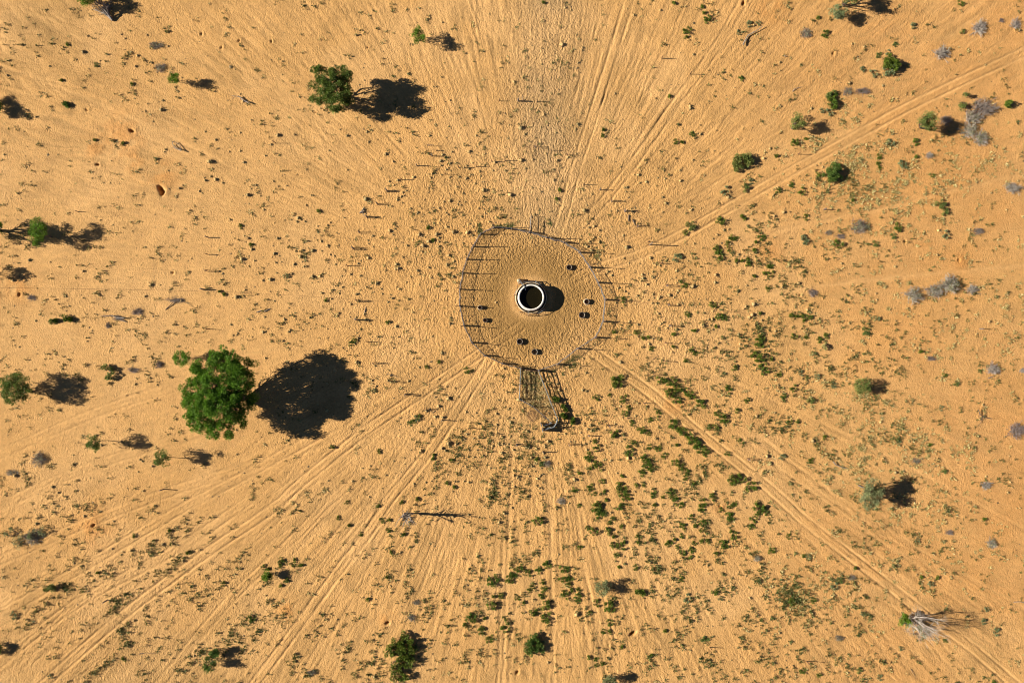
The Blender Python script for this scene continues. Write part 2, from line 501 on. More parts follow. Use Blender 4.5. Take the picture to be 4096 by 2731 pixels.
WEEDS = scatter(6200, [(1930, 2120, 230, 330, 2.2), (1700, 2250, 300, 200, 0.7), (2450, 2180, 380, 380, 1.1), (3270, 2400, 420, 330, 1.8), (2850, 1850, 420, 320, 0.9),
                       (680, 2560, 360, 230, 2.2), (620, 2250, 380, 180, 1.1), (1480, 2620, 480, 180, 1.1), (3550, 1850, 300, 300, 0.7), (200, 2350, 260, 330, 0.9),
                       (2980, 950, 230, 180, 0.25), (3250, 1230, 300, 230, 0.45), (3350, 800, 230, 180, 0.3), (2950, 1450, 300, 160, 0.7), (2600, 2600, 450, 150, 0.9),
                       (1250, 2450, 180, 250, 0.8), (250, 250, 300, 250, 0.3), (1150, 2000, 200, 150, 0.4)], 0.13, 0.7, 0.75, 101)
PALE = scatter(2300, [(3430, 700, 170, 110, 2.2), (3560, 760, 160, 100, 1.6), (3300, 640, 150, 90, 1.2), (3480, 460, 160, 80, 1.2), (3900, 640, 160, 120, 0.9), (3600, 1000, 420, 260, 0.5),
                      (3450, 1780, 300, 200, 1.2), (3700, 1830, 200, 160, 1.0), (3600, 2250, 420, 250, 0.7), (3950, 1300, 200, 150, 0.8), (3350, 1600, 200, 140, 0.8), (3350, 2350, 300, 200, .7)], 0.05, 0.3, 0.7, 202)
HUMMOCKS = scatter(1900, [(1380, 920, 420, 300, 1.3), (1750, 640, 230, 250, 1.6), (1400, 520, 260, 160, 0.8), (2560, 900, 350, 280, 0.9), (2420, 400, 250, 350, 0.6), (1700, 1800, 300, 300, 1.4),
                          (1950, 1850, 220, 180, 2.6), (1880, 880, 160, 200, 1.8), (850, 560, 260, 180, 0.6), (2850, 1200, 300, 180, 0.9), (2550, 1150, 150, 120, 1.2), (2350, 1700, 200, 200, 1.3), (1450, 1300, 350, 200, 0.5),
                          (450, 330, 350, 200, 0.4), (2300, 1800, 250, 200, 0.8)], 0.14, 0.6, 0.5, 303, 0.25)
LITTER = scatter(6000, [(2180, 300, 150, 420, 2.2), (900, 1100, 600, 400, 0.5), (300, 1400, 400, 300, 0.6), (2300, 700, 300, 400, 0.5), (500, 2300, 500, 400, 0.6)], 0.5, 0.3, 0.5, 404, 0.4)


def raise_mounds(pts, r_px, hgt, rs):
    for k, (px, py) in enumerate(pts):
        x = (px - CX) / S; y = (CY - py) / S
        rr = r_px / S * rs[k]
        i = np.searchsorted(GX, x); j = np.searchsorted(GY, y)
        i0, i1, j0, j1 = max(i - 4, 0), min(i + 5, GW), max(j - 4, 0), min(j + 5, GH)
        xx = X[j0:j1, i0:i1] - x; yy = Y[j0:j1, i0:i1] - y
        Z[j0:j1, i0:i1] += hgt * rs[k] * np.exp(-(xx * xx + yy * yy) / (rr * rr))


HS = np.clip(RNG.lognormal(-0.38, 0.42, len(HUMMOCKS)), 0.35, 1.9)
raise_mounds(HUMMOCKS, 7.0, 0.055, HS)
WS = RNG.uniform(0.6, 1.4, len(WEEDS))
raise_mounds(WEEDS[::2], 6.0, 0.05, WS[::2])

# colour of the sand itself: dust, dung and litter mixed in; burrow holes get painted shade
base = np.array([0.585, 0.322, 0.112])
pale = np.array([0.66, 0.385, 0.155])
brown = np.array([0.375, 0.222, 0.082])
greyt = np.array([0.44, 0.285, 0.135])
orange = np.array([0.57, 0.285, 0.092])
red = np.array([0.58, 0.245, 0.06])


def mixc(C, c, m):
    m = np.clip(m, 0, 1)[..., None]
    return C * (1 - m) + c * m


T = np.broadcast_to(base, X.shape + (3,)).copy()
big = fbm(X / 22, Y / 22, 3, 60)
T = mixc(T, orange, 0.75 * smooth(2500, 3900, PX) * smooth(0.2, 0.6, big) + 0.2 * smooth(3000, 4000, PX))
T = mixc(T, pale, 0.45 * smooth(1500, 700, PX) * smooth(300, 700, PY) * smooth(1900, 1400, PY))
T = mixc(T, brown, 0.75 * smooth(1800, 2600, PY) * smooth(1700, 400, PX) * smooth(.25, .7, big))
T = mixc(T, brown, 0.6 * np.exp(-(((PX - 150) / 260) ** 2 + ((PY - 100) / 170) ** 2)))
T = mixc(T, brown, 0.25 * np.exp(-(((PX - 600) / 130) ** 2 + ((PY - 1010) / 60) ** 2)) * smooth(.3, .7, fbm(X / 4, Y / 4, 2, 61)))
T = mixc(T, greyt, 0.85 * top)
T = mixc(T, brown, 0.45 * smooth(0.5, 0.75, fbm(X / 5, Y / 5, 3, 62)) * (0.35 + 0.5 * top))
T = mixc(T, pale, 0.55 * smooth(0.45, 0.75, fbm(X / 9, Y / 9, 3, 63)) * (1 - 0.7 * smooth(2900, 3700, PX)))
T = mixc(T, pale, 0.35 * groove * np.clip(fan, 0, 1))
T = mixc(T, pale, 0.5 * trk)
T = mixc(T, brown, 0.30 * (1 - groove) ** 2 * np.clip(fan, 0, 1) * smooth(0.4, 0.7, fbm(X / 6, Y / 6, 2, 66)))
trk *= 1 - 0.75 * inside
ring = inside * (0.78 + 0.4 * (fbm(X / 3, Y / 3, 3, 64) - 0.5)) * (1 - 0.55 * np.exp(-((R - 270) / 60) ** 2) * smooth(.35, .65, big + 0.1))
T = mixc(T, brown * np.array([.84, .80, .70]), ring * 1.1)
lines = fringe(TH3, 120, 160, 71) * np.clip(fan, 0, 1) * smooth(.35, .65, vnoise(X / 3, Y / 3, 72))
T = mixc(T, brown * .8, 0.55 * lines)
T = mixc(T, pale, 0.5 * inside * np.exp(-((R - 78) / 14) ** 2))
T = mixc(T, brown, 0.35 * np.exp(-(((PX - 2420) / 150) ** 2 + ((PY - 1500) / 120) ** 2)))
T = mixc(T, brown, 0.10 * np.exp(-(((PX - 2150) / 52) ** 4 + ((PY - 1575) / 95) ** 4)))
T = mixc(T, red, 0.5 * spoil)
T = mixc(T, red * 0.45, 0.9 * smooth(.25, .7, hole))  # shade inside the burrow pits painted into the sand colour
T *= (0.93 + 0.14 * fbm(X / 1.2, Y / 1.2, 2, 65))[..., None]

me = bpy.data.meshes.new("sandy_ground")
nv = GW * GH
co = np.empty((nv, 3), np.float32)
co[:, 0] = X.ravel(); co[:, 1] = Y.ravel(); co[:, 2] = Z.ravel()
idx = np.arange(nv, dtype=np.int32).reshape(GH, GW)
q = np.stack([idx[:-1, :-1], idx[:-1, 1:], idx[1:, 1:], idx[1:, :-1]], -1).reshape(-1, 4)
nf = len(q)
me.vertices.add(nv); me.loops.add(nf * 4); me.polygons.add(nf)
me.vertices.foreach_set("co", co.ravel())
me.loops.foreach_set("vertex_index", q.ravel())
me.polygons.foreach_set("loop_start", np.arange(0, nf * 4, 4, dtype=np.int32))
me.polygons.foreach_set("use_smooth", np.ones(nf, bool))
ca = me.color_attributes.new("tint", 'FLOAT_COLOR', 'POINT')
cc = np.ones((nv, 4), np.float32); cc[:, :3] = T.reshape(-1, 3)
ca.data.foreach_set("color", cc.ravel())
ha = me.attributes.new("hoof", 'FLOAT', 'POINT')
ha.data.foreach_set("value", (hoof * (1 - 0.7 * np.clip(trk, 0, 1))).astype(np.float32).ravel())
me.update(calc_edges=True)
me.materials.append(M['sand'])
ground = bpy.data.objects.new("sandy_ground", me)
ground["kind"] = "structure"
ground["label"] = "orange desert sand scored by cattle paths and wheel tracks"
col.objects.link(ground)


def gz(px, py):
    return float(sample_grid(Z, np.array([px], float), np.array([py], float))[0])


def gzw(x, y):
    return gz(x * S + CX, CY - y * S)


def G(px, py, dz=0.0):
    x, y = W(px, py)
    return np.array([x, y, gz(px, py) + dz])


# ------------------------------------------------------------------ mesh helpers
class MB:
    def __init__(s):
        s.v = []; s.f4 = []; s.f3 = []; s.n = 0

    def add(s, v, f):
        v = np.asarray(v, float).reshape(-1, 3); f = np.asarray(f, np.int64) + s.n
        (s.f4 if f.shape[1] == 4 else s.f3).append(f)
        s.v.append(v); s.n += len(v)

    def add2(s, v, fq, ft):
        v = np.asarray(v, float).reshape(-1, 3)
        s.f4.append(np.asarray(fq, np.int64) + s.n); s.f3.append(np.asarray(ft, np.int64) + s.n)
        s.v.append(v); s.n += len(v)

    def mesh(s, name, mat, smooth_=False):
        v = np.concatenate(s.v)
        f4 = np.concatenate(s.f4) if s.f4 else np.zeros((0, 4), np.int64)
        f3 = np.concatenate(s.f3) if s.f3 else np.zeros((0, 3), np.int64)
        me = bpy.data.meshes.new(name)
        me.vertices.add(len(v)); me.loops.add(len(f4) * 4 + len(f3) * 3); me.polygons.add(len(f4) + len(f3))
        me.vertices.foreach_set("co", v.astype(np.float32).ravel())
        me.loops.foreach_set("vertex_index", np.concatenate([f4.ravel(), f3.ravel()]).astype(np.int32))
        ls = np.concatenate([np.arange(len(f4)) * 4, len(f4) * 4 + np.arange(len(f3)) * 3]).astype(np.int32)
        me.polygons.foreach_set("loop_start", ls)
        if smooth_:
            me.polygons.foreach_set("use_smooth", np.ones(len(ls), bool))
        me.update(calc_edges=True)
        me.materials.append(M[mat])
        return me

    def obj(s, name, mat, parent=None, smooth_=False, loc=None):
        o = bpy.data.objects.new(name, s.mesh(name, mat, smooth_))
        col.objects.link(o)
        if parent is not None:
            o.parent = parent
        if loc is not None:
            o.location = loc
        return o


def tag(o, label=None, cat=None, group=None, kind=None):
    if label: o["label"] = label
    if cat: o["category"] = cat
    if group: o["group"] = group
    if kind: o["kind"] = kind
    return o


def empty(name, loc, label=None, cat=None, group=None):
    o = bpy.data.objects.new(name, None)
    o.empty_display_size = 0.3
    o.location = loc
    col.objects.link(o)
    return tag(o, label, cat, group)


def segs(mb, P0, P1, R0, R1, n=3, cap=False):
    P0 = np.asarray(P0, float).reshape(-1, 3); P1 = np.asarray(P1, float).reshape(-1, 3)
    m = len(P0)
    R0 = np.broadcast_to(np.asarray(R0, float), (m,)); R1 = np.broadcast_to(np.asarray(R1, float), (m,))
    d = P1 - P0
    d = d / np.maximum(np.linalg.norm(d, axis=1, keepdims=True), 1e-9)
    up = np.where(np.abs(d[:, 2:3]) > 0.9, np.array([[1.0, 0, 0]]), np.array([[0, 0, 1.0]]))
    a = np.cross(d, up); a /= np.linalg.norm(a, axis=1, keepdims=True)
    b = np.cross(d, a)
    t = np.arange(n) * 2 * PI / n + 0.3
    ring = a[:, None, :] * np.cos(t)[None, :, None] + b[:, None, :] * np.sin(t)[None, :, None]
    v0 = P0[:, None, :] + ring * R0[:, None, None]; v1 = P1[:, None, :] + ring * R1[:, None, None]
    v = np.concatenate([v0, v1], 1).reshape(-1, 3)
    k = np.arange(n); kk = (k + 1) % n
    f = np.stack([k, kk, kk + n, k + n], 1)
    F = (f[None] + (np.arange(m) * 2 * n)[:, None, None]).reshape(-1, 4)
    mb.add(v, F)
    if cap:
        for e, off in ((P1, n), (P0, 0)):
            for i in range(m):
                ringv = v[i * 2 * n + off:i * 2 * n + off + n]
                vv = np.vstack([ringv, ringv.mean(0)])
                ff = [[j, (j + 1) % n, n] for j in range(n)]
                mb.add(vv, np.array(ff))


def box(mb, c, sx, sy, sz, rz=0.0, rx=0.0):
    v = np.array([[x, y, z] for x in (-.5, .5) for y in (-.5, .5) for z in (-.5, .5)]) * [sx, sy, sz]
    cr, sr = math.cos(rx), math.sin(rx)
    v = v @ np.array([[1, 0, 0], [0, cr, sr], [0, -sr, cr]])
    cz, sz_ = math.cos(rz), math.sin(rz)
    v = v @ np.array([[cz, sz_, 0], [-sz_, cz, 0], [0, 0, 1]])
    mb.add(v + np.asarray(c), [[0, 1, 3, 2], [4, 6, 7, 5], [0, 4, 5, 1], [2, 3, 7, 6], [0, 2, 6, 4], [1, 5, 7, 3]])


def lathe(mb, prof, n=48, jit=0.0, seed=0):
    r = np.random.default_rng(seed)
    t = np.arange(n) * 2 * PI / n
    w = 1 + jit * (r.random(n) - .5)
    v = []
    for rr, zz in prof:
        v.append(np.stack([rr * w * np.cos(t), rr * w * np.sin(t), np.full(n, zz)], 1))
    v = np.concatenate(v)
    f = []
    for i in range(len(prof) - 1):
        k = np.arange(n); kk = (k + 1) % n
        f.append(np.stack([i * n + k, i * n + kk, (i + 1) * n + kk, (i + 1) * n + k], 1))
    mb.add(v, np.concatenate(f))


def disc(mb, r, z, n=48):
    t = np.arange(n) * 2 * PI / n
    v = np.vstack([np.stack([r * np.cos(t), r * np.sin(t), np.full(n, z)], 1), [[0, 0, z]]])
    mb.add(v, np.array([[k, (k + 1) % n, n] for k in range(n)]))


def leaves(mb, C, Rr, n_per, ln, wd, rng, up=0.25, flat=1.0):
    """C clump centres, Rr clump radii; each leaf is a small kite pointing out of its clump"""
    m = len(C)
    idx = np.repeat(np.arange(m), n_per)
    k = len(idx)
    d = rng.normal(size=(k, 3)); d[:, 2] += up
    d /= np.linalg.norm(d, axis=1, keepdims=True)
    rad = Rr[idx] * rng.uniform(0.25, 1.0, k) ** 0.6
    off = d * rad[:, None]; off[:, 2] *= flat
    p = C[idx] + off
    ax = d + rng.normal(size=(k, 3)) * 0.55
    ax /= np.linalg.norm(ax, axis=1, keepdims=True)
    sd = np.cross(ax, rng.normal(size=(k, 3))); sd /= np.linalg.norm(sd, axis=1, keepdims=True)
    L_ = (ln * rng.uniform(0.6, 1.3, k))[:, None]; W_ = (wd * rng.uniform(0.6, 1.3, k))[:, None]
    v = np.stack([p, p + ax * L_ * 0.45 + sd * W_, p + ax * L_, p + ax * L_ * 0.45 - sd * W_], 1).reshape(-1, 3)
    mb.add(v, np.arange(k * 4).reshape(-1, 4))


def lobe_clumps(lobes, per, rng, shell=0.55):
    """lobes: x,y,z,rx,ry,rz -> sub-clump centres over the ellipsoid, mostly top and rim"""
    C = []; par = []
    for li, (x, y, z, rx, ry, rz) in enumerate(lobes):
        k = max(3, int(per * rx * ry))
        d = rng.normal(size=(k, 3)); d[:, 2] = np.abs(d[:, 2]) * 0.9 - 0.25
        d /= np.linalg.norm(d, axis=1, keepdims=True)
        r = rng.uniform(shell, 1.0, k)[:, None]
        C.append(np.array([x, y, z]) + d * r * np.array([rx, ry, rz])); par += [li] * k
    return np.concatenate(C), np.array(par)


def bend_path(a, b, rng, k=4, amp=0.12):
    a = np.asarray(a, float); b = np.asarray(b, float)
    t = np.linspace(0, 1, k + 1)[:, None]
    p = a * (1 - t) + b * t
    L_ = np.linalg.norm(b - a)
    w = np.sin(t * PI) * 1.0
    p += w * rng.normal(size=3) * amp * L_ * 0.6
    p[1:-1] += rng.normal(size=(k - 1, 3)) * amp * L_ * 0.15
    return p


def path_segs(mb, P, r0, r1, n):
    m = len(P) - 1
    rr = np.linspace(r0, r1, m + 1)
    segs(mb, P[:-1], P[1:], rr[:-1], rr[1:], n)


# ------------------------------------------------------------------ trees
def tree(name, cat, label, base, h, lobes, mat, n_leaf, leaf, clump_r, trunk_r, seed, per=3.0, dens_n=None, group=None, fork=0.3, stems=1, bark='bark', up=0.25, shell=0.55):
    """lobes relative to the base: x, y (m), z (m), rx, ry, rz"""
    rng = np.random.default_rng(seed)
    loc = (base[0], base[1], gzw(*base) - 0.05)
    root = empty(name, loc, label, cat, group)
    C, par = lobe_clumps(lobes, per, rng, shell)
    cr = clump_r * rng.uniform(0.65, 1.25, len(C))
    mb = MB(); leaves(mb, C, cr, n_leaf, leaf[0], leaf[1], rng, up)
    mb.obj("crown", mat, root)
    forks = []
    for s_ in range(stems):
        o = rng.uniform(-1, 1, 2) * 0.09 * stems * (stems > 1)
        top_ = np.array([o[0] * 1.6, o[1] * 1.6, h * fork])
        P = bend_path([o[0], o[1], 0], top_, rng, 3, 0.06)
        tb = MB(); path_segs(tb, P, trunk_r, trunk_r * 0.8, 7); forks.append(top_)
        tb.obj("trunk", bark, root)
    bb = MB()
    for li, (x, y, z, rx, ry, rz) in enumerate(lobes):
        f = forks[li % len(forks)]
        mid = np.array([x, y, z - rz * 0.55])
        P = bend_path(f, mid, rng, 5, 0.12)
        path_segs(bb, P, trunk_r * 0.62, trunk_r * 0.22, 5)
        ids = np.where(par == li)[0]
        for c in ids:
            j = rng.integers(2, 6)
            Q = bend_path(P[min(j, 5)], C[c], rng, 3, 0.12)
            path_segs(bb, Q, trunk_r * 0.20, trunk_r * 0.05, 3)
    bb.obj("branches", bark, root)["kind"] = "stuff"
    return root


def px_lobes(L_, base, S_=S):
    """lobes given as apparent photo pixels (x, y, z m, rx px, ry px, rz m) -> relative to base"""
    out = []
    for ax, ay, z, rx, ry, rz in L_:
        x, y = WA(ax, ay, z)
        out.append((x - base[0], y - base[1], z, rx / S_, ry / S_, rz))
    return out


# the big acacia
b = W(950, 1586)
tree("acacia_tree", "tree", "largest tree, wide bright green crown throwing the biggest shadow, left of the yard", b, 8.6,
     px_lobes([(905, 1440, 7.2, 50, 36, 1.2), (828, 1478, 6.6, 54, 42, 1.2), (782, 1556, 6.2, 50, 48, 1.2), (760, 1625, 5.7, 38, 44, 1.0), (806, 1682, 6.0, 50, 38, 1.1),
               (878, 1718, 6.0, 56, 36, 1.2), (936, 1694, 5.4, 38, 38, 1.0), (835, 1600, 7.6, 58, 50, 1.2), (880, 1625, 8.2, 56, 48, 1.2), (862, 1535, 8.0, 56, 48, 1.3),
               (958, 1522, 7.4, 50, 52, 1.2), (988, 1588, 6.2, 40, 44, 1.1), (985, 1468, 6.0, 38, 36, 1.0), (940, 1640, 6.8, 44, 36, 1.1), (875, 1412, 7.0, 30, 24, .9),
               (1010, 1540, 5.0, 24, 26, .8), (800, 1650, 7.0, 40, 34, 1.0), (915, 1580, 7.6, 48, 44, 1.1), (790, 1500, 6.4, 36, 32, 1.0), (925, 1470, 7.0, 40, 34, 1.0), (945, 1565, 6.6, 44, 44, 1.0)], b),
     'acacia', 150, (0.34, 0.064), 0.60, 0.38, 1, per=5.0, fork=0.12, stems=3)
b = W(1362, 392)
tree("acacia_tree", "tree", "second largest tree, round dark green crown above and left of the yard", b, 5.4,
     px_lobes([(1285, 300, 4.6, 36, 30, 1.3), (1365, 296, 4.9, 44, 30, 1.2), (1388, 345, 3.4, 30, 36, 1.3), (1290, 345, 5.0, 40, 32, 1.1), (1350, 370, 5.6, 46, 38, 1.2), (1330, 330, 5.5, 34, 34, 1.1),
               (1270, 395, 3.0, 26, 28, 1.1), (1345, 422, 3.6, 36, 24, 1.2), (1398, 395, 2.8, 24, 26, 1.0), (1310, 385, 4.0, 28, 24, 1.0)], b),
     'acacia_blue', 170, (0.30, 0.055), 0.50, 0.20, 2, per=6.5, fork=0.08, stems=5)

# smaller trees: label, base px, apparent crown px, h (crown centre, m), rx, ry, mat, trunk, stems
SMALL = [
    ("bright green narrow tree above the yard with a short ragged shadow", (1690, 160), (1674, 142), 2.3, 27, 32, 'acacia', 0.07, 3),
    ("tiny bright green tree in the upper left with a lacy shadow", (716, 328), (696, 315), 1.9, 20, 20, 'acacia', 0.04, 2),
    ("round green tree at the left edge standing against a bigger tree's shadow", (205, 946), (148, 928), 3.0, 38, 54, 'acacia', 0.11, 1),
    ("green tree cut by the left edge, left of the bushes beside the big acacia", (112, 1562), (58, 1553), 3.2, 66, 66, 'acacia_blue', 0.12, 3),
    ("small round green tree touching the upper left rim of the largest tree", (752, 1432), (726, 1430), 2.4, 34, 33, 'acacia', 0.06, 1),
    ("lollipop tree with a long thin trunk shadow, left of the other lollipop tree", (410, 1762), (375, 1772), 3.0, 31, 30, 'acacia_blue', 0.07, 1),
    ("lollipop tree with a thin trunk shadow just below the largest tree", (678, 1828), (645, 1834), 2.9, 33, 32, 'acacia_blue', 0.07, 1),
    ("pale blue-green tree at lower right with a dark branching shadow", (3462, 1962), (3490, 1975), 3.1, 48, 62, 'grey_leaf', 0.15, 2),
    ("olive round tree at upper right beside the two-rut track", (3170, 505), (3190, 488), 2.1, 28, 30, 'olive_leaf', 0.08, 4),
    ("yellow-green tree leaning beside the cluster of dead shrubs at upper right", (3686, 506), (3713, 484), 2.8, 34, 46, 'olive_leaf', 0.10, 4),
    ("grey-green tree near the top edge, the lower of two casting shadows there", (3342, 66), (3358, 48), 2.0, 34, 32, 'grey_leaf', 0.07, 3),
    ("tree at the top edge of the picture with a long dark shadow, right of centre", (3375, 18), (3405, -22), 3.0, 42, 36, 'olive_leaf', 0.14, 3),
    ("green tree at the top edge above the dead fallen trunk, upper left", (395, 12), (350, -12), 2.7, 42, 36, 'acacia', 0.12, 3),
    ("tree just off the left edge whose long shadow reaches behind the round green tree", (8, 925), (-52, 912), 3.6, 62, 55, 'acacia', 0.18, 2),
    ("dark green shrubby tree cut by the left edge in the upper left", (-15, 428), (-34, 420), 1.5, 42, 46, 'acacia_blue', 0.06, 4),
    ("small tree at the left edge between the shadowed tree and the dead twigs", (-18, 1092), (-38, 1088), 1.7, 28, 28, 'acacia_blue', 0.05, 2),
    ("grey-green round bush with a long dark shadow at bottom centre", (2405, 2345), (2411, 2355), 1.6, 32, 32, 'grey_leaf', 0.07, 4),
    ("round olive-green bush with a dark shadow, mid right", (3440, 1540), (3450, 1546), 1.6, 33, 29, 'olive_leaf', 0.07, 4),
    ("green bush with dark shadow near the bottom edge, lower left", (840, 2640), (836, 2658), 1.8, 27, 33, 'acacia_blue', 0.07, 4),
    ("small green bush at lower left just above the bush by the bottom edge", (866, 2600), (858, 2612), 1.3, 17, 13, 'acacia_blue', 0.05, 3),
    ("low green tree with lacy shadow among bushes at lower left of centre", (1088, 2296), (1068, 2305), 1.4, 18, 16, 'acacia', 0.04, 2),
    ("green bush at the foot of the bare dead tree, lower right", (3600, 2465), (3621, 2482), 1.6, 22, 24, 'acacia', 0.05, 3),
    ("grey-green bush at the bottom edge right of the round dark shrub", (2440, 2700), (2440, 2722), 1.6, 24, 22, 'grey_leaf', 0.05, 3),
    ("dark green bush cut by the bottom of the left edge", (-8, 2592), (-22, 2598), 1.2, 26, 24, 'acacia_blue', 0.05, 3),
]
for i, (lab, bp, ap, h, rx, ry, mt, tr, st) in enumerate(SMALL):
    b = W(*bp)
    rng = np.random.default_rng(500 + i)
    L_ = [(ap[0], ap[1], h, rx * .75, ry * .75, h * 0.30)]
    for k in range(8):
        a = k * 2 * PI / 8 + rng.uniform(-.3, .3)
        q = rng.uniform(.55, .8)
        L_.append((ap[0] + math.cos(a) * rx * q, ap[1] + math.sin(a) * ry * q, h * rng.uniform(.55, 1.3), rx * .42, ry * .42, h * .26))
    tall = tr >= 0.06 and st == 1
    tree("small_tree" if h > 1.7 else "leafy_bush", "tree" if h > 1.7 else "bush", lab, b, h * 1.2, px_lobes(L_, b), mt, 55, (0.27, 0.040), 0.30, tr, 600 + i,
         per=11.0, fork=0.45 if st == 1 else 0.12, stems=st, shell=0.3)


# ------------------------------------------------------------------ dense shrubs built one by one
def shrub(label, cpx, lobes, mat, seed, hscale=1.0, name="green_shrub", leaf=(0.24, 0.06), n_leaf=90, group=None):
    b = W(*cpx)
    rng = np.random.default_rng(seed)
    root = empty(name, (b[0], b[1], gzw(*b)), label, "shrub", group)
    L_ = []
    for x, y, r, hh in lobes:
        q = WA(x, y, hh * 0.6)
        L_.append((q[0] - b[0], q[1] - b[1], hh * 0.45, r / S * .85, r / S * .85, hh * 0.55))
    C, par = lobe_clumps(L_, 9.0, rng, 0.5)
    C[:, 2] = np.maximum(C[:, 2], 0.1)
    mb = MB(); leaves(mb, C, 0.30 * rng.uniform(.7, 1.3, len(C)), n_leaf, leaf[0], leaf[1], rng, 0.3)
    mb.obj("foliage", mat, root)
    sb = MB()
    for l in L_:
        for k in range(5):
            e = np.array([l[0], l[1], l[2]]) + rng.normal(size=3) * [l[3] * .5, l[4] * .5, 0.1]
            path_segs(sb, bend_path([l[0] * .5, l[1] * .5, 0], e, rng, 3, .1), 0.04, 0.015, 4)
    sb.obj("stems", 'bark', root)["kind"] = "stuff"
    return root


Z4 = lambda zx, zy: (1500 + zx * 0.2802, 2480 + zy * 0.2802)
lob = []
for zx, zy, zr, hh in [(440, 190, 60, .9), (300, 320, 75, 1.1), (215, 440, 85, 1.2), (215, 370, 70, 1.1), (420, 300, 80, 1.3), (540, 340, 75, 1.1), (370, 400, 80, 1.2), (520, 420, 70, 1.2),
                       (430, 500, 80, 1.3), (520, 560, 60, 1.1), (360, 560, 65, 1.0), (470, 630, 55, 1.0), (240, 640, 60, .9), (260, 740, 50, .9), (380, 700, 70, 1.1), (400, 790, 70, 1.1), (260, 820, 45, .8), (350, 620, 50, .9)]:
    x, y = Z4(zx, zy); lob.append((x, y, zr * 0.2802 * 1.12, hh))
shrub("largest dense shrub, many-lobed dark green mound at the bottom edge left of centre", (1610, 2620), lob, 'bush', 41, leaf=(0.26, .06), n_leaf=80)
shrub("round dark green shrub near the bottom edge, right of the largest shrub", (2137, 2580), [(2137, 2578, 34, 1.3), (2115, 2590, 26, 1.0), (2160, 2590, 24, 1.0), (2140, 2555, 24, .9), (2125, 2605, 20, .9)], 'acacia_blue', 42)
shrub("round green shrub right of the upper right track, dark shade on its right", (3335, 690), [(3335, 690, 34, 1.3), (3315, 695, 28, 1.0), (3345, 672, 24, 1.0), (3335, 712, 22, .9), (3352, 700, 22, .9)], 'acacia_blue', 43)
shrub("wide green shrub left of the upper right track", (2975, 650), [(2965, 645, 34, 1.1), (2935, 660, 22, .8), (2990, 635, 26, .9), (2950, 672, 20, .7), (3000, 655, 20, .8)], 'olive_leaf', 44)
shrub("dark green shrub in the upper right above the track, largest of its row", (3565, 248), [(3565, 245, 32, 1.2), (3580, 260, 26, 1.1), (3555, 235, 22, .8)], 'bush', 45)
shrub("low green shrub directly under the largest one of its row, upper right", (3555, 285), [(3545, 283, 18, .6), (3575, 282, 20, .6)], 'grey_leaf', 46)
shrub("small green shrub right of the dead shrub cluster at upper right", (4045, 410), [(4045, 410, 20, .9), (4030, 418, 14, .6)], 'bush', 47)
shrub("green shrub with dark shade upper right, above the purple-grey dead bush", (3330, 408), [(3328, 408, 20, 0.9), (3338, 418, 16, .7)], 'bush', 48)
shrub("bright green shrub above the other in the upper right column", (3330, 378), [(3333, 378, 20, .6), (3318, 383, 12, .5)], 'olive_leaf', 49)
shrub("green shrub inside the race shadow, right of its long rail", (2221, 1600), [(2218, 1598, 8, .6), (2234, 1597, 8, .6)], 'bush', 50)
shrub("small green shrub under the race rail shadow, lower of two", (2256, 1628), [(2252, 1624, 5, .4), (2262, 1638, 5, .4)], 'bush', 51)
shrub("small green shrub beside the foot of the race's right rail", (2255, 1663), [(2252, 1660, 5, .35), (2262, 1666, 5, .35)], 'bush', 52)
shrub("dark green shrub at the lower right corner of the race shadow", (2291, 1678), [(2291, 1678, 5, .4), (2290, 1688, 5, .4)], 'bush', 53)
shrub("low green shrub in the shade at lower left of the tall grey bush, bottom centre", (2565, 2366), [(2555, 2366, 14, .5), (2575, 2366, 15, .5)], 'bush', 54)
shrub("bushy green shrub at upper left below the driftwood, with dark shade", (265, 415), [(258, 412, 10, .4), (270, 420, 9, .4)], 'acacia_blue', 55)
shrub("green and brown bushy shrub left of the largest tree", (425, 1487), [(418, 1472, 18, .8), (432, 1500, 20, .8), (440, 1482, 16, .7)], 'olive_leaf', 56)
shrub("green shrub with dark shade at the lower left, left of the diagonal tracks", (204, 2350), [(203, 2350, 22, 1.0), (190, 2352, 14, .7)], 'olive_leaf', 57)
shrub("green shrub, left one of a pair on the left side below the shadowed tree", (213, 1285), [(210, 1283, 14, .5), (222, 1278, 10, .5)], 'acacia_blue', 58)
shrub("green shrub, right one of a pair on the left side below the shadowed tree", (265, 1273), [(262, 1272, 13, .5), (275, 1275, 8, .4)], 'bush', 59)
shrub("blue-green bush cluster under the dead branches at lower left", (110, 2140), [(35, 2128, 20, .8), (85, 2150, 20, .7), (75, 2182, 20, .7), (130, 2140, 24, 1.0), (165, 2125, 20, 1.0), (60, 2165, 14, .5)], 'grey_leaf', 60, leaf=(.26, .045), n_leaf=40)
shrub("pale green bush right of the leaning yellow-green tree, at the top", (3865, 372), [(3868, 370, 14, 1.3)], 'olive_leaf', 61, n_leaf=60)
shrub("thin green bush against the purple-grey dead bush at upper right", (3862, 410), [(3858, 408, 22, 1.1), (3848, 425, 14, .8)], 'olive_leaf', 62, n_leaf=35)
shrub("bright spiky green shrub on the right side above the pale tufts, alone", (3295, 1393), [(3294, 1393, 15, .7)], 'tuft', 63)

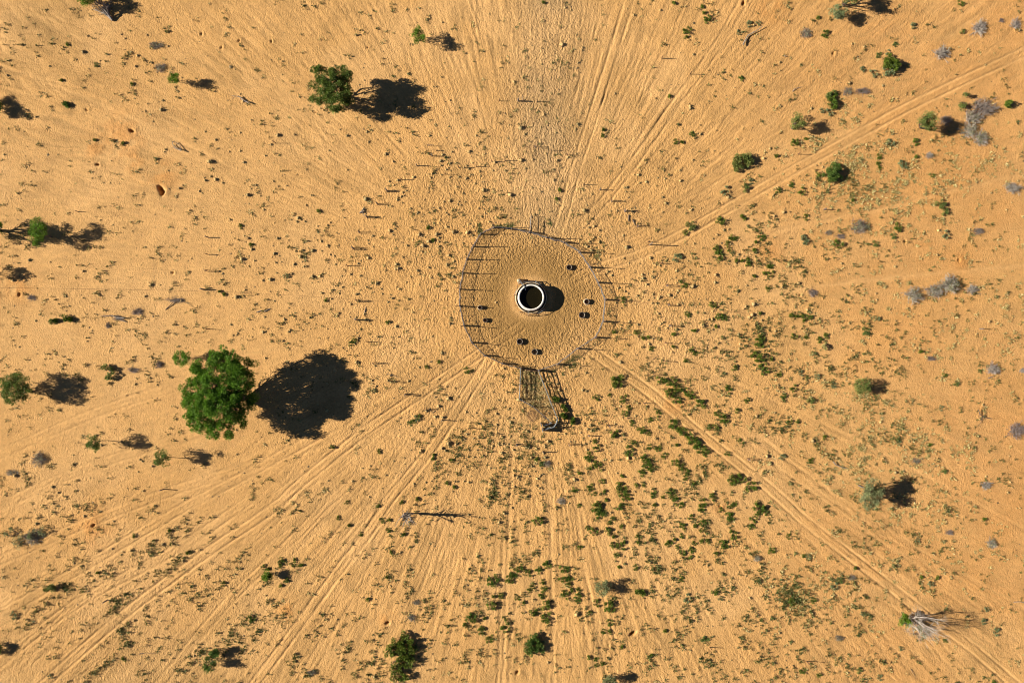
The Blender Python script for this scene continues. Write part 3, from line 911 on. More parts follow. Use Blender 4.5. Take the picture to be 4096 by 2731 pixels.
# ------------------------------------------------------------------ dead shrubs
def grow(rng, p, d, ln, r, depth, out, spread=0.5, up=0.1):
    e = p + d * ln
    out.append((p, e, r, r * 0.7))
    if depth == 0:
        return
    for k in range(2 if depth > 1 else 3):
        nd = d + rng.normal(size=3) * spread; nd[2] += up * 0.3
        nd /= np.linalg.norm(nd)
        grow(rng, p + (e - p) * rng.uniform(.55, 1.0), nd, ln * rng.uniform(.6, .9), r * .6, depth - 1, out, spread, up)


def twig_meshes(seed, n, depth, mat, flat=0.75, rad=0.035, low=-0.05):
    """a dead shrub one metre in radius: stems and twigs"""
    rng = np.random.default_rng(seed)
    st = []; tw = []
    for k in range(n):
        a = rng.uniform(0, 2 * PI); e = rng.uniform(low, 1.2)
        d = np.array([math.cos(a) * math.cos(e), math.sin(a) * math.cos(e), math.sin(e) * flat + .08])
        o = np.array([rng.normal() * .22, rng.normal() * .22, 0.0])
        s0 = []
        grow(rng, o, d / np.linalg.norm(d), 0.36, rad, depth, s0, 0.42)
        st.append(s0[0]); tw += s0[1:]
    out = []
    for nm, L_ in (("stems", st), ("twigs", tw)):
        mb = MB()
        segs(mb, [s_[0] for s_ in L_], [s_[1] for s_ in L_], [s_[2] for s_ in L_], [s_[3] for s_ in L_], 3)
        out.append(mb.mesh(nm, mat))
    return out


DEADV = [twig_meshes(900 + k, 58, 3, 'dead', .75, .034) for k in range(3)]
DARKV = [twig_meshes(930 + k, 54, 3, 'dead_dark', .75, .030) for k in range(3)]
lm = MB(); rr_ = np.random.default_rng(77)
d_ = rr_.normal(size=(60, 3)); d_[:, 2] = np.abs(d_[:, 2]); d_ /= np.linalg.norm(d_, axis=1, keepdims=True)
leaves(lm, d_ * rr_.uniform(.4, 1.0, (60, 1)) * [1, 1, .8], np.full(60, .16), 8, .14, .028, rr_)
SPARSE = lm.mesh("sparse_leaves", 'dusty_leaf')

# label, x, y, r px (x,y), height m, dark?, leafy?
DEAD = [
    ("pale grey dead shrub at the upper right, upper of two left of the corner", 3928, 106, 38, 38, 1.3, 0, 0),
    ("pale grey dead shrub just above the track at upper right", 3775, 207, 40, 34, 1.3, 0, 0),
    ("pale grey dead shrub at the right edge near the top corner", 4070, 92, 28, 26, 1.0, 0, 0),
    ("small grey dead shrub left of the one near the top right corner", 4010, 80, 14, 12, .5, 1, 0),
    ("purple-grey dead shrub, largest of the cluster at upper right", 3945, 425, 66, 50, 1.8, 1, 0),
    ("silvery dead shrub in the upper right cluster under the purple-grey one", 3900, 470, 40, 40, 1.4, 0, 1),
    ("silvery leafy dead shrub at the lower right end of the upper right cluster", 3932, 548, 40, 34, 1.3, 0, 1),
    ("grey shrub in the middle of the upper right cluster", 3885, 520, 38, 34, 1.2, 0, 1),
    ("dark dead shrub in the shadow of the leaning yellow-green tree", 3790, 478, 34, 26, 1.0, 1, 0),
    ("purple-grey flat dead shrub in the row of green shrubs, upper right", 3455, 362, 40, 18, .7, 1, 0),
    ("brown-green thorny shrub left of the flat purple-grey dead one", 3395, 365, 26, 20, .6, 1, 1),
    ("silvery brown dead shrub on the right side above the orange soil", 3446, 905, 42, 38, 1.3, 1, 1),
    ("pale grey dead shrub at the right edge below the upper right cluster", 4060, 750, 42, 28, 1.2, 0, 0),
    ("grey-green dead shrub, left end of the long cluster on the right", 3665, 1182, 46, 38, 1.5, 0, 1),
    ("grey dead shrub, second from the left in the long cluster on the right", 3745, 1162, 40, 34, 1.3, 0, 1),
    ("tall grey-green dead shrub, biggest of the long cluster on the right", 3805, 1138, 50, 44, 1.8, 0, 1),
    ("silvery low dead shrub, right end of the long cluster on the right", 3892, 1158, 32, 24, .9, 0, 0),
    ("pale grey dead shrub on the right with a twiggy shadow and a fallen stick", 3977, 1476, 34, 28, 1.2, 0, 0),
    ("small purple-grey dead shrub at mid right, above the fence sticks", 3727, 1434, 24, 14, .6, 1, 0),
    ("purple-grey dead shrub cut by the right edge at mid height", 4078, 1722, 44, 38, 1.5, 1, 0),
    ("thin grey dead shrub on the right, low and sparse", 3950, 1942, 28, 20, .9, 0, 0),
    ("blue-grey dead shrub at lower right between the track and the edge", 3972, 2175, 26, 24, .8, 0, 1),
    ("brown sparse dead shrub at lower right above the track", 3802, 2130, 22, 14, .6, 1, 0),
    ("grey-brown dead shrub by the right edge, mid height, very small", 4092, 1482, 16, 14, .5, 0, 0),
    ("brown radiating thorn shrub at left, below the lollipop trees", 150, 1838, 36, 34, 1.1, 1, 1),
    ("dark low thorn shrub at the left edge below the radiating one", 45, 1890, 34, 14, .6, 1, 1),
    ("brown twiggy shrub left of the largest tree, right of three", 632, 1458, 20, 20, .8, 1, 0),
    ("low brown twiggy shrub left of the largest tree, middle of three", 530, 1480, 34, 14, .5, 1, 0),
    ("dead grey shrub within the blue-green bush cluster, lower left", 125, 2150, 44, 38, 1.2, 1, 1),
    ("long low brown dead brush on the left, right of the fallen branches", 700, 1200, 48, 16, .6, 1, 0),
    ("brown dead brush on the left, upper right of the fallen white wood", 545, 1246, 32, 18, .7, 1, 0),
    ("brown dead brush around the fallen white wood on the left", 470, 1272, 30, 14, .6, 1, 0),
    ("small brown dead shrub below the fallen white wood on the left", 428, 1302, 14, 16, .5, 1, 0),
    ("bristly grey-green shrub in the upper left, upper of two", 620, 178, 34, 20, .8, 1, 1),
    ("bristly grey shrub in the upper left, lower of two", 637, 268, 28, 22, .7, 1, 1),
    ("small grey twiggy shrub above the largest dense shrub, bottom", 1645, 2472, 20, 18, .6, 1, 1),
    ("brown-green shrub with long shadow right of the tiny cave, bottom", 1665, 2410, 22, 12, .6, 1, 1),
    ("grey-brown round shrub near the top, right of the green bushes", 3228, 128, 26, 26, .7, 1, 1),
    ("small brown twiggy shrub beneath the reddish burrow on the left", 122, 1190, 24, 16, .5, 1, 0),
    ("grey dead shrub under the green tree at the top left edge", 418, 25, 30, 30, 1.4, 0, 0),
    ("low brown dead shrub on the right side, left of the long cluster", 3255, 1170, 26, 20, .7, 1, 0),
    ("brown dead shrub on the right side below the pale edge shrub", 3920, 923, 30, 18, .8, 1, 0),
    ("small grey thorny shrub on the right side, near the orange soil", 3365, 945, 26, 14, .5, 1, 0),
    ("small brown thorny shrub left of the silvery brown dead shrub", 3318, 930, 20, 12, .5, 1, 1),
    ("small silvery shrub beneath the leaning yellow-green tree", 3722, 620, 20, 16, .7, 0, 0),
    ("bristly low shrub at lower right beside the sticks, above centre", 3410, 2310, 22, 14, .5, 1, 1),
    ("olive bristly shrub left of the bare dead tree, lower right", 3360, 2555, 22, 14, .7, 1, 1),
    ("grey twiggy shrub left of the pale blue-green tree, bottom right", 3670, 1845, 24, 14, .6, 1, 1),
    ("blurry grey shrub at the bottom edge in the lower left", 1245, 2690, 20, 14, .7, 1, 1),
    ("bristly shrub beside the green race shrub's right, near fence posts", 2188, 1855, 20, 16, .7, 1, 1),
    ("grey-green bristly shrub below the race, lower of two", 2245, 2005, 24, 16, .7, 0, 1),
    ("grey-green shrub left of the diagonal path on the lower right", 3030, 2235, 16, 16, .8, 0, 1),
]
for i, (lab, x, y, rx, ry, h, dark, leafy) in enumerate(DEAD):
    b = WA(x, y, h * .6)
    t = empty("dead_shrub", (b[0], b[1], gzw(*b) - 0.02), lab, "shrub", "dead and half-bare desert shrubs")
    t.scale = (rx / S * 1.0, ry / S * 1.0, h * .85)
    t.rotation_euler[2] = 0.0
    V = (DARKV if dark else DEADV)[i % 3]
    for nm, me_ in zip(("stems", "twigs"), V):
        o = bpy.data.objects.new(nm, me_); col.objects.link(o); o.parent = t; o.rotation_euler[2] = i * 1.7; o["kind"] = "stuff"
    if leafy:
        o = bpy.data.objects.new("leaves", SPARSE); col.objects.link(o); o.parent = t; o.rotation_euler[2] = i * 2.3
    else:
        o = bpy.data.objects.new("inner_twigs", V[1]); col.objects.link(o); o.parent = t; o.rotation_euler[2] = i * 1.1 + 2; o.scale = (.7, .7, .8)


def bare_tree(name, label, bp, limbs, r0, mat, seed, depth=3, spread=0.45):
    """limbs: (end px dx, dy, z) of the main limbs from the base"""
    rng = np.random.default_rng(seed)
    b = W(*bp)
    root = empty(name, (b[0], b[1], gzw(*b) - .03), label, "dead tree")
    tk = MB(); tw = []
    for dx, dy, z, zs in limbs:
        e = np.array([dx / S, -dy / S, z]); s0 = np.array([0, 0, zs])
        P = bend_path(s0, e, rng, 5, 0.1)
        path_segs(tk, P, r0, r0 * .35, 6)
        for k in range(2, 6):
            for q_ in range(2):
                d = (P[k] - P[k - 1]); d = d / np.linalg.norm(d) + rng.normal(size=3) * .6; d /= np.linalg.norm(d)
                if depth:
                    grow(rng, P[k], d, np.linalg.norm(e) * .22, r0 * .3, depth, tw, spread)
    tk.obj("trunk", mat, root)
    if tw:
        mb = MB(); segs(mb, [s_[0] for s_ in tw], [s_[1] for s_ in tw], [s_[2] for s_ in tw], [s_[3] for s_ in tw], 3)
        mb.obj("branches", mat, root)
    return root


bare_tree("bare_dead_tree", "tall bare grey dead tree at lower right casting a forked shadow", (3640, 2466), [(40, -30, 4.4, 0), (48, 28, 4.0, 0), (-14, -34, 3.6, 0), (-34, 8, 3.2, 0), (6, 46, 3.4, 0), (18, 0, 5.0, 0), (30, 14, 3.8, 0)], .11, 'dead', 71, 4)
bare_tree("dead_shrub", "tangled grey dead shrub wrapped round the foot of the bare tree", (3668, 2490), [(-35, 25, 1.2, 0), (30, 38, 1.3, 0), (-20, -25, 1.4, 0), (28, -32, 1.3, 0), (-5, 46, 1.1, 0), (40, 5, 1.5, 0), (-30, 0, 1.2, 0)], .06, 'dead_dark', 72, 4)
shrub("low grey-green bush under the bare dead tree at lower right", (3685, 2525), [(3680, 2522, 24, .8), (3705, 2530, 18, .6)], 'grey_leaf', 73, n_leaf=35)
bare_tree("bare_dead_tree", "leafless dead tree below the yard casting a long three-pronged shadow", (1618, 2052), [(6, -4, 2.4, 0), (14, -6, 3.9, 2.2), (40, 14, 2.6, 1.2), (20, 2, 4.6, 2.2), (24, 6, 3.4, 1.8)], .17, 'driftwood', 74, 1, .2)
bare_tree("fallen_branch", "bleached broken branches lying at the foot of the leafless tree", (1612, 2058), [(-30, 46, .35, .3), (10, 24, .1, .3), (22, 14, .1, .3), (4, 18, .15, .1)], .07, 'driftwood', 75, 0)
bare_tree("fallen_dead_trunk", "fallen bleached trunk below the tree at the top left edge", (452, 84), [(-66, -38, .7, .2), (-56, -58, 1.3, .25), (-35, -48, 1.6, .3), (-4, -40, 1.8, .3)], .16, 'driftwood', 76, 2)


# ------------------------------------------------------------------ wood lying about
def lying(label, pts, r, mat='driftwood', name="fallen_branch", cat="branch", raise_=0.0, seed=0, kids=2):
    rng = np.random.default_rng(seed)
    c = G(*pts[0])
    P = np.array([G(x, y, r + (0.12 if 0 < k < len(pts) - 1 else raise_)) - c for k, (x, y) in enumerate(pts)])
    mb = MB()
    path_segs(mb, P, r, r * .4, 6)
    for k in range(kids):
        j = rng.integers(0, len(P) - 1)
        a = P[j] + (P[j + 1] - P[j]) * rng.uniform(.3, .9)
        d = (P[j + 1] - P[j]); d /= np.linalg.norm(d); d = d + rng.normal(size=3) * .5; d[2] = abs(d[2]) * .5
        segs(mb, [a], [a + d * .6], r * .5, r * .15, 4)
    segs(mb, [P[0]], [P[0] + (P[0] - P[1]) / np.linalg.norm(P[0] - P[1]) * .05], r, r * .3, 6)
    o = mb.obj(name, mat, None, False, tuple(c))
    return tag(o, label, cat)


lying("bleached fallen branch at the top right of centre, forked at its upper end", [(2971, 181), (2982, 160), (2992, 142), (3020, 128), (3050, 107)], .12, seed=1, raise_=.3, kids=4)
lying("black and white fallen branch in the upper left, right of the tiny green tree", [(998, 415), (975, 402), (960, 390), (930, 385)], .10, seed=2, raise_=.35, kids=6)
lying("looped bleached root on the sand at upper left, above the large burrow", [(728, 605), (705, 592), (692, 580), (693, 567)], .10, seed=3, raise_=.4, kids=4)
lying("second prong of the looped bleached root at upper left", [(728, 602), (722, 586), (708, 573), (695, 568)], .06, seed=4, raise_=.3, kids=2)
lying("white fallen wood on the left among brown dead brush", [(500, 1272), (470, 1270), (450, 1262), (428, 1263)], .11, seed=5, raise_=.3, kids=5)
lying("short white fallen stick below the white fallen wood, left side", [(505, 1287), (482, 1278), (462, 1268)], .07, seed=6, kids=3)
lying("dark curved dead branch on the left, under the long brown brush", [(662, 1238), (690, 1212), (720, 1200), (755, 1215), (766, 1222)], .06, 'bark', seed=7, kids=3)
lying("small chunk of grey driftwood left of the yard, left of a pair", [(1028, 1248), (1048, 1241)], .10, seed=8, kids=0)
lying("small chunk of grey driftwood left of the yard, right of a pair", [(1058, 1246), (1080, 1234)], .10, seed=9, kids=0)
lying("short log standing nearly upright in the sand left of the yard", [(1459, 1249), (1464, 1225)], .07, seed=10, kids=0)
lying("short dark log lying right of the gate above the yard, left of a pair", [(2515, 861), (2514, 886)], .11, 'bark', seed=11, kids=0)
lying("short dark log lying right of the gate above the yard, right of a pair", [(2532, 879), (2540, 901)], .11, 'bark', seed=12, kids=0)
lying("curved dark driftwood on the right side above the pale blue-green tree", [(3330, 1845), (3342, 1858), (3352, 1862), (3366, 1868)], .10, seed=13, raise_=.3, kids=2)
lying("spider-like dead branch on the right side, left of the edge shrub", [(3905, 1636), (3920, 1660), (3935, 1668), (3958, 1674)], .07, 'bark', seed=14, raise_=.4, kids=6)
lying("second twig crossing the spider-like dead branch on the right side", [(3935, 1660), (3922, 1680), (3918, 1692)], .05, 'bark', seed=15, raise_=.2, kids=3)
lying("dark broken stick at the lower right edge of the picture", [(4055, 2406), (4075, 2404), (4100, 2408)], .08, seed=16, kids=2)
lying("crooked thin stick near the bottom edge at lower right", [(3645, 2675), (3652, 2690), (3662, 2700)], .05, 'bark', seed=17, kids=1)
lying("white fallen stick beside the pale grey dead shrub with the twiggy shadow", [(3950, 1512), (3974, 1503)], .08, seed=18, kids=0)
lying("bleached broken trunk leaning at the left of the pale blue-green tree", [(3432, 1940), (3450, 1948), (3456, 1952)], .12, seed=19, kids=0)
lying("small bent grey stick above the upper right track", [(3172, 365), (3180, 355), (3196, 350)], .08, seed=20, kids=1)
lying("broken white stick at upper right, left of the bent grey one", [(3138, 222), (3142, 226), (3152, 223)], .08, seed=21, kids=1)
lying("curved dark stick near the bottom of the lower left field", [(556, 2615), (575, 2609), (630, 2611)], .06, 'bark', seed=22, kids=1)
lying("V-shaped loose stick among the posts lower left of the yard, long arm", [(1716, 1634), (1730, 1651)], .05, 'bark', seed=23, kids=0)
lying("V-shaped loose stick among the posts lower left of the yard, short arm", [(1731, 1651), (1744, 1640)], .05, 'bark', seed=24, kids=0)
lying("bleached bones and stump left of the yard's upper left posts", [(1440, 852), (1448, 846), (1456, 850)], .14, 'driftwood', "bleached_stump", "stump", seed=25, kids=6)
lying("small dark stick right of the race, beside the green bushes", [(2612, 1438), (2634, 1421)], .05, 'bark', seed=26, kids=0)
lying("broken leaning fence stick in the lower left of the yard's surroundings", [(1549, 1494), (1575, 1502), (1600, 1511)], .05, 'post', seed=27, raise_=.3, kids=0)

# ------------------------------------------------------------------ green bushes: many alike, one object each
BUSHV = []
for k in range(6):
    rng = np.random.default_rng(1200 + k)
    nl = 5 + k % 3
    L_ = []
    for j in range(nl):
        a = j * 2 * PI / nl + rng.uniform(-.4, .4); d = rng.uniform(.35, .80) if j else 0
        L_.append((math.cos(a) * d, math.sin(a) * d, rng.uniform(.15, .3), rng.uniform(.20, .36), rng.uniform(.20, .36), rng.uniform(.2, .40)))
    C, _ = lobe_clumps(L_, 85.0, rng, .3)
    C[:, 2] = np.maximum(C[:, 2], .06)
    mb = MB(); leaves(mb, C, .12 * rng.uniform(.6, 1.4, len(C)), 26, .13, .040, rng, .45)
    BUSHV.append(mb.mesh("bush_foliage", 'bush'))
BUSHV_G = []
for k in range(3):
    me2 = BUSHV[k * 2].copy(); me2.materials.clear(); me2.materials.append(M['olive_leaf' if k % 2 else 'grey_leaf']); BUSHV_G.append(me2)

Q = 1.3125
def off(lst, ox, oy, q): return [(ox + e[0] / q, oy + e[1] / q, e[2] / q) + tuple(e[3:]) for e in lst]
B1 = off([(548,205,35),(510,280,14),(440,297,18),(587,303,24),(610,343,14),(597,375,18),(780,195,25),(830,215,25),(820,270,28),(855,250,20),(865,313,20),(905,265,22),(940,285,28),(990,322,28),(845,440,28),(880,465,28),(910,490,28),(950,520,32),(980,550,30),(1010,585,22),(540,482,28),(680,465,25),(715,480,15),(630,425,15),(762,375,20),(725,410,14),(440,555,20),(430,520,12),(400,605,25),(445,655,28),(410,665,12),(355,690,10),(610,575,25),(635,535,18),(690,610,22),(710,640,25),(680,685,22),(725,665,18),(770,560,18),(800,600,18),(720,555,14),(860,630,22),(890,660,22),(920,680,15),(865,540,12),(475,730,15),(575,700,12),(330,780,18),(410,765,20),(430,795,16),(560,750,22),(585,785,28),(600,820,22),(650,755,12),(690,755,14),(740,800,20),(565,862,20),(440,860,28),(460,885,25),(350,860,14),(495,830,10),(830,790,20),(850,820,22),(880,850,22),(790,815,14),(750,857,10),(1000,850,22),(990,880,20),(1045,810,20),(1160,730,28),(1200,710,25),(1255,765,30),(1290,860,30),(1320,885,20),(1040,450,18),(1075,450,12),(1110,410,24),(1075,380,16),(1130,252,22),(1165,135,18),(1230,310,15),(940,45,18),(960,60,14),(910,100,16),(730,35,14),(1290,80,30),(1310,118,22),(1295,12,25),(845,28,10),(1200,520,14),(1130,590,14),(1180,360,14),(1145,860,14),(1170,850,14),(1095,880,14),(910,715,14),(950,745,10),(485,785,10),(1330,160,20),(155,640,16,1),(130,615,12)], 2048, 1366, Q)
B2 = off([(137,38,25),(455,15,25),(510,55,12),(530,35,14),(570,75,12),(505,95,20),(430,95,22),(400,85,14),(655,125,14),(660,160,12),(530,175,20),(575,175,20),(545,225,16),(590,155,10),(530,130,8),(935,20,18),(895,70,20),(1000,50,18),(960,70,12),(995,95,14),(820,160,20),(855,140,12),(890,125,14),(955,160,14),(990,150,12),(1025,148,14),(870,180,14),(900,210,16),(945,200,18),(935,235,12),(1155,120,22),(1110,160,22),(1070,215,16),(1255,75,20),(1265,40,18),(1285,10,18),(1140,15,24),(45,290,18),(10,325,22),(90,318,18),(138,303,24),(183,272,22),(275,290,26),(265,345,22),(300,350,20),(298,377,15),(160,365,20),(170,400,18),(105,385,16),(88,408,14),(155,435,20),(180,487,28),(118,525,24),(185,555,32),(275,435,26),(318,408,12),(345,410,16),(345,435,18),(350,462,16),(30,455,14),(60,475,10),(445,472,18),(510,500,32),(510,580,20),(480,628,14),(510,628,11),(405,525,14),(1065,420,18),(1095,455,14,1),(650,290,14),(890,345,15),(565,290,12),(350,185,12),(915,450,20,1),(720,762,14,1),(402,760,12),(475,790,12),(440,770,14),(445,805,14),(575,705,12,1),(1010,665,20,1),(800,620,10),(735,745,8,1)], 2048, 2048, Q)
B3 = off([(1240,365,34),(1240,485,26),(1330,355,26),(1125,550,28),(1095,590,14),(1180,615,22),(1305,600,28),(1305,560,14),(1230,665,20),(1285,440,16),(1250,440,12),(1200,555,10),(775,117,8),(708,205,12),(695,95,14),(660,45,14),(700,42,10),(430,25,12),(490,68,10),(550,115,14),(45,285,16),(65,300,12),(135,252,18),(130,280,10),(190,275,14),(240,275,12),(205,250,10),(160,355,12),(585,455,12),(688,338,8),(130,385,10)], 1024, 2048, Q)
q2 = 2.296
B4 = off([(1885,733,40),(1900,790,32),(2015,618,34),(2050,622,26),(1985,722,24),(1980,662,18),(2165,858,34),(2110,825,20),(2060,830,18),(2160,815,20),(2295,605,36),(2235,657,18),(2220,722,20),(2110,413,22),(2145,437,22),(1905,457,38),(1640,512,45,1),(1590,572,22),(1945,185,38,1),(2145,157,40,1),(2190,92,28,1),(1515,790,40,1),(1580,1040,38),(1835,1237,32),(1610,1320,24),(1900,1345,36),(1935,1350,30),(1670,1458,20),(1140,1487,28),(1200,1538,22),(1480,1503,18),(2290,1545,38),(2345,880,20),(2345,1080,22),(1015,1180,26),(935,1482,20),(435,180,20),(415,258,20),(1250,1525,14),(2315,940,14),(2225,965,18),(1870,1430,16),(2280,1310,16)], 2048, 683, q2)
B5 = off([(215,1335,20),(250,1340,22),(310,1332,26),(385,1335,30),(325,1372,18),(240,1515,30),(355,1528,24),(530,1518,30),(475,1550,28),(25,880,28),(15,940,32),(300,190,36),(90,180,28),(215,125,24),(455,42,22),(350,425,26),(320,620,30,1),(345,650,32,1),(640,665,42),(1185,525,42),(1580,312,48,1),(1625,380,38,1),(1620,588,34,1),(985,675,32,1),(1510,38,26),(1150,605,30,1),(775,277,16),(895,1478,40,1),(1010,1355,24,1)], 3072, 683, q2)
B6 = off([(1475,30,22),(1740,65,18),(1765,115,14),(1785,180,34),(1605,290,36),(1600,340,16),(1505,1305,24),(1560,1308,16),(1650,1228,26),(830,1250,18),(838,1195,14),(2175,215,30,1),(2260,215,24,1),(2090,295,24,1),(2105,717,30),(1445,880,14),(290,25,18)], 2048, 0, q2)
B7 = off([(525,320,38),(605,865,44),(595,935,50),(500,1020,24,1),(560,1035,30,1),(965,680,34,1),(865,635,26,1),(1015,505,30,1),(1170,405,24,1),(1100,485,24,1),(1330,232,28,1),(1790,290,26,1),(235,1308,36),(350,1273,18),(75,1432,18),(1120,1305,36,1),(1350,1300,34),(1020,1440,26),(1010,1505,28),(1025,1545,24),(1225,1515,38,1),(1360,1445,22),(1775,25,32),(460,168,16)], 3072, 0, q2)
B8 = off([(1940,270,32),(870,10,24),(1085,445,24,1),(1570,230,20),(1685,180,20),(1410,750,26,1),(1440,730,26),(1475,705,28,1),(1500,690,22,1),(1130,1005,20),(705,965,20),(830,1470,24),(1120,1500,20),(1335,1478,22),(1480,1440,14),(1820,1330,16),(1750,1300,16),(1800,1090,20,1),(1635,1040,14),(1625,1075,14)], 1024, 1366, q2)
B9 = off([(575,740,18),(1215,770,18),(630,410,20,1),(585,950,22),(885,600,24,1),(1130,1315,22),(870,1285,12),(255,1068,26,1)], 0, 0, q2)
B10 = off([(2210,510,26),(2300,675,20),(2055,1133,14),(2020,1105,14)], 0, 683, q2)
B11 = off([(650,1190,22),(1210,1385,22),(1625,640,14),(1585,525,14),(280,960,28,1),(900,1555,20),(580,365,18,1)], 1024, 683, q2)
B12 = off([(15,90,12),(62,172,14),(175,163,14,1),(205,190,14,1),(262,180,15,1),(130,243,18),(78,293,16),(225,310,20,1),(110,420,14),(155,418,14),(223,624,16),(925,172,14),(925,680,14,1),(685,530,14,1),(845,540,12,1),(910,348,14,1),(295,498,12,1),(1110,155,13,1),(800,50,12,1),(985,222,14,1),(345,232,14,1),(75,600,16,1)], 3072, 1366, Q)
B13 = off([(108,125,13),(14,200,18),(188,228,14),(215,230,14,1),(456,290,12),(345,385,18,1),(375,360,18,1),(120,465,20),(235,465,16),(495,533,14,1),(850,377,16,1),(805,335,12,1),(890,343,12),(1130,570,16,1),(1200,625,18,1),(930,672,13,1),(180,835,16),(265,855,14),(480,830,16,1),(590,865,16,1),(1185,890,14),(1145,510,13,1),(695,715,13,1),(785,150,13,1),(1130,37,11,1)], 3072, 2048, Q)
B14 = off([(707,122,12),(270,855,14,1),(655,768,13,1),(1170,372,14),(80,540,18,1),(1320,560,20),(985,210,10),(515,313,10),(895,95,10,1)], 0, 2048, Q)
ALLB = [(x, y, r, g) for L_ in (B1, B2, B3, B4, B5, B6, B7, B8, B9, B10, B11, B12, B13, B14) for (x, y, r, g) in [(e[0], e[1], e[2], e[3] if len(e) > 3 else 0) for e in L_]]

ORD = ["first", "second", "third", "fourth", "fifth", "sixth", "seventh", "eighth", "ninth", "tenth", "eleventh", "twelfth"]


def zone_of(x, y):
    if y < 1000:
        if x < 1300: return "upper left sand"
        if x < 2500: return "sand above the yard"
        if x < 3150: return "upper right centre"
        return "top right corner"
    if y < 1366:
        if x < 2048: return "sand left of the yard"
        if x < 2700: return "just right of yard"
        return "right side" if x > 3050 else "patch right of the yard"
    if x < 1100: return "lower left field"
    if x < 1560: return "field left of leafless tree" if y < 2100 else "field left of big shrub"
    if y < 1800:
        if x < 2290: return "sand left of the race"
        if x < 2560: return "patch right of the race"
        if x < 2760: return "beside southeast track"
        return "right of southeast track" if x < 3080 else "lower right plain"
    if y < 2048:
        return "green belt below the race" if x < 2560 else ("green belt near track" if x < 3080 else "lower right plain")
    if y < 2240:
        return "lower green belt" if x < 2560 else ("lower belt near track" if x < 3080 else "lower right plain")
    if x < 2260: return "bottom centre columns"
    if x < 2480: return "beside the grey bush"
    return "bottom right-centre" if x < 3080 else "lower right corner"


ALLB.sort(key=lambda e: -e[2])
TINY = ALLB[295:]
ALLB = ALLB[:295]
zones = {}
for e in ALLB:
    zones.setdefault(zone_of(e[0], e[1]), []).append(e)
nb = 0
for zn, L_ in zones.items():
    L_ = sorted(L_, key=lambda e: e[1])
    per = 6
    rows = [L_[i:i + per] for i in range(0, len(L_), per)]
    for ri, row in enumerate(rows):
        row = sorted(row, key=lambda e: e[0])
        for ci, (x, y, r, g) in enumerate(row):
            rng = random.Random(int(x * 13 + y * 7))
            V = BUSHV_G[nb % 3] if g else BUSHV[nb % 6]
            h = 0.75 + 0.3 * rng.random()
            b = W(x, y)
            o = bpy.data.objects.new("low_bush", V)
            o.location = (b[0], b[1], gz(x, y) - .03)
            s = r / S * 1.27
            o.scale = (s, s * rng.uniform(.8, 1.1), s * h)
            o.rotation_euler[2] = rng.uniform(0, 6.28)
            col.objects.link(o)
            nb += 1
            colr = "grey-green" if g else "dark green"
            if len(rows) == 1:
                lab = "%s bush, %s from left, in the %s" % (colr, ORD[ci], zn)
            else:
                lab = "%s bush, %s from left, %s row down, %s" % (colr, ORD[ci], ORD[min(ri, 11)], zn)
            tag(o, lab, "bush", "low desert bushes scattered over the sand")
print("bushes", nb)
rT = np.random.default_rng(8)
mb = MB()
CT = []
for x, y, r, g in TINY:
    for k in range(5):
        CT.append(G(x + rT.normal() * r * .4, y + rT.normal() * r * .4, .12))
leaves(mb, np.array(CT), np.full(len(CT), .16), 40, .16, .045, rT, .3)
tag(mb.obj("tiny_bushes", 'bush'), "tiny green bushes among the larger ones", None, None, "stuff")


# ------------------------------------------------------------------ uncountable plants
def tufts(name, label, pts, rs, k, ln, wd, mat, rng, lift=0.7, spread=0.12):
    n = len(pts)
    z = sample_grid(Z, pts[:, 0], pts[:, 1])
    P = np.stack([(pts[:, 0] - CX) / S, (CY - pts[:, 1]) / S, z], 1)
    idx = np.repeat(np.arange(n), k); m = len(idx)
    a = rng.uniform(0, 2 * PI, m); e = rng.uniform(0.15, 1.2, m) * lift
    d = np.stack([np.cos(a) * np.cos(e), np.sin(a) * np.cos(e), np.sin(e)], 1)
    b0 = P[idx] + np.concatenate([rng.normal(size=(m, 2)) * spread * rs[idx][:, None], np.zeros((m, 1))], 1)
    sd = np.stack([-np.sin(a), np.cos(a), rng.normal(size=m) * .5], 1)
    L_ = (ln * rs[idx] * rng.uniform(.5, 1.3, m))[:, None]; w = (wd * rs[idx] * rng.uniform(.6, 1.3, m))[:, None]
    t = b0 + d * L_
    v = np.stack([b0 - sd * w * .3, b0 + d * L_ * .55 + sd * w, t, b0 + d * L_ * .55 - sd * w], 1).reshape(-1, 3)
    mb = MB(); mb.add(v, np.arange(m * 4).reshape(-1, 4))
    o = mb.obj(name, mat)
    return tag(o, label, None, None, "stuff")


def clustered(pts, extra, sd, seed):
    r = np.random.default_rng(seed)
    q = np.repeat(pts, extra, 0) + r.normal(size=(len(pts) * extra, 2)) * sd
    return q


W2 = np.concatenate([WEEDS, clustered(WEEDS[:1900], 2, 11, 5)])
W2 = W2[(in_yard(W2[:, 0], W2[:, 1]) > 1.02) | (RNG.random(len(W2)) < .02)]
tufts("olive_weeds", "small olive weeds growing over the sand in streaks", W2, np.concatenate([WS, WS])[RNG.integers(0, 6200, len(W2))], 9, 0.34, 0.042, 'weed', RNG, 1.15, .09)
P2 = np.concatenate([PALE, clustered(PALE[:800], 2, 9, 6)])
tufts("pale_grass_tufts", "pale yellow-green tufts on the right side", P2, RNG.uniform(.6, 1.3, len(P2)), 11, 0.30, 0.06, 'tuft', RNG, 0.9)
tufts("dry_hummock_grass", "dry brownish grass on little sand hummocks", HUMMOCKS, HS, 8, 0.22, 0.035, 'dry', RNG, 0.9, 0.16)
hg = HUMMOCKS[::2]
tufts("hummock_weeds", "olive sprigs on the sand hummocks", hg, HS[::2], 5, 0.2, 0.035, 'weed', RNG, 0.9, .1)
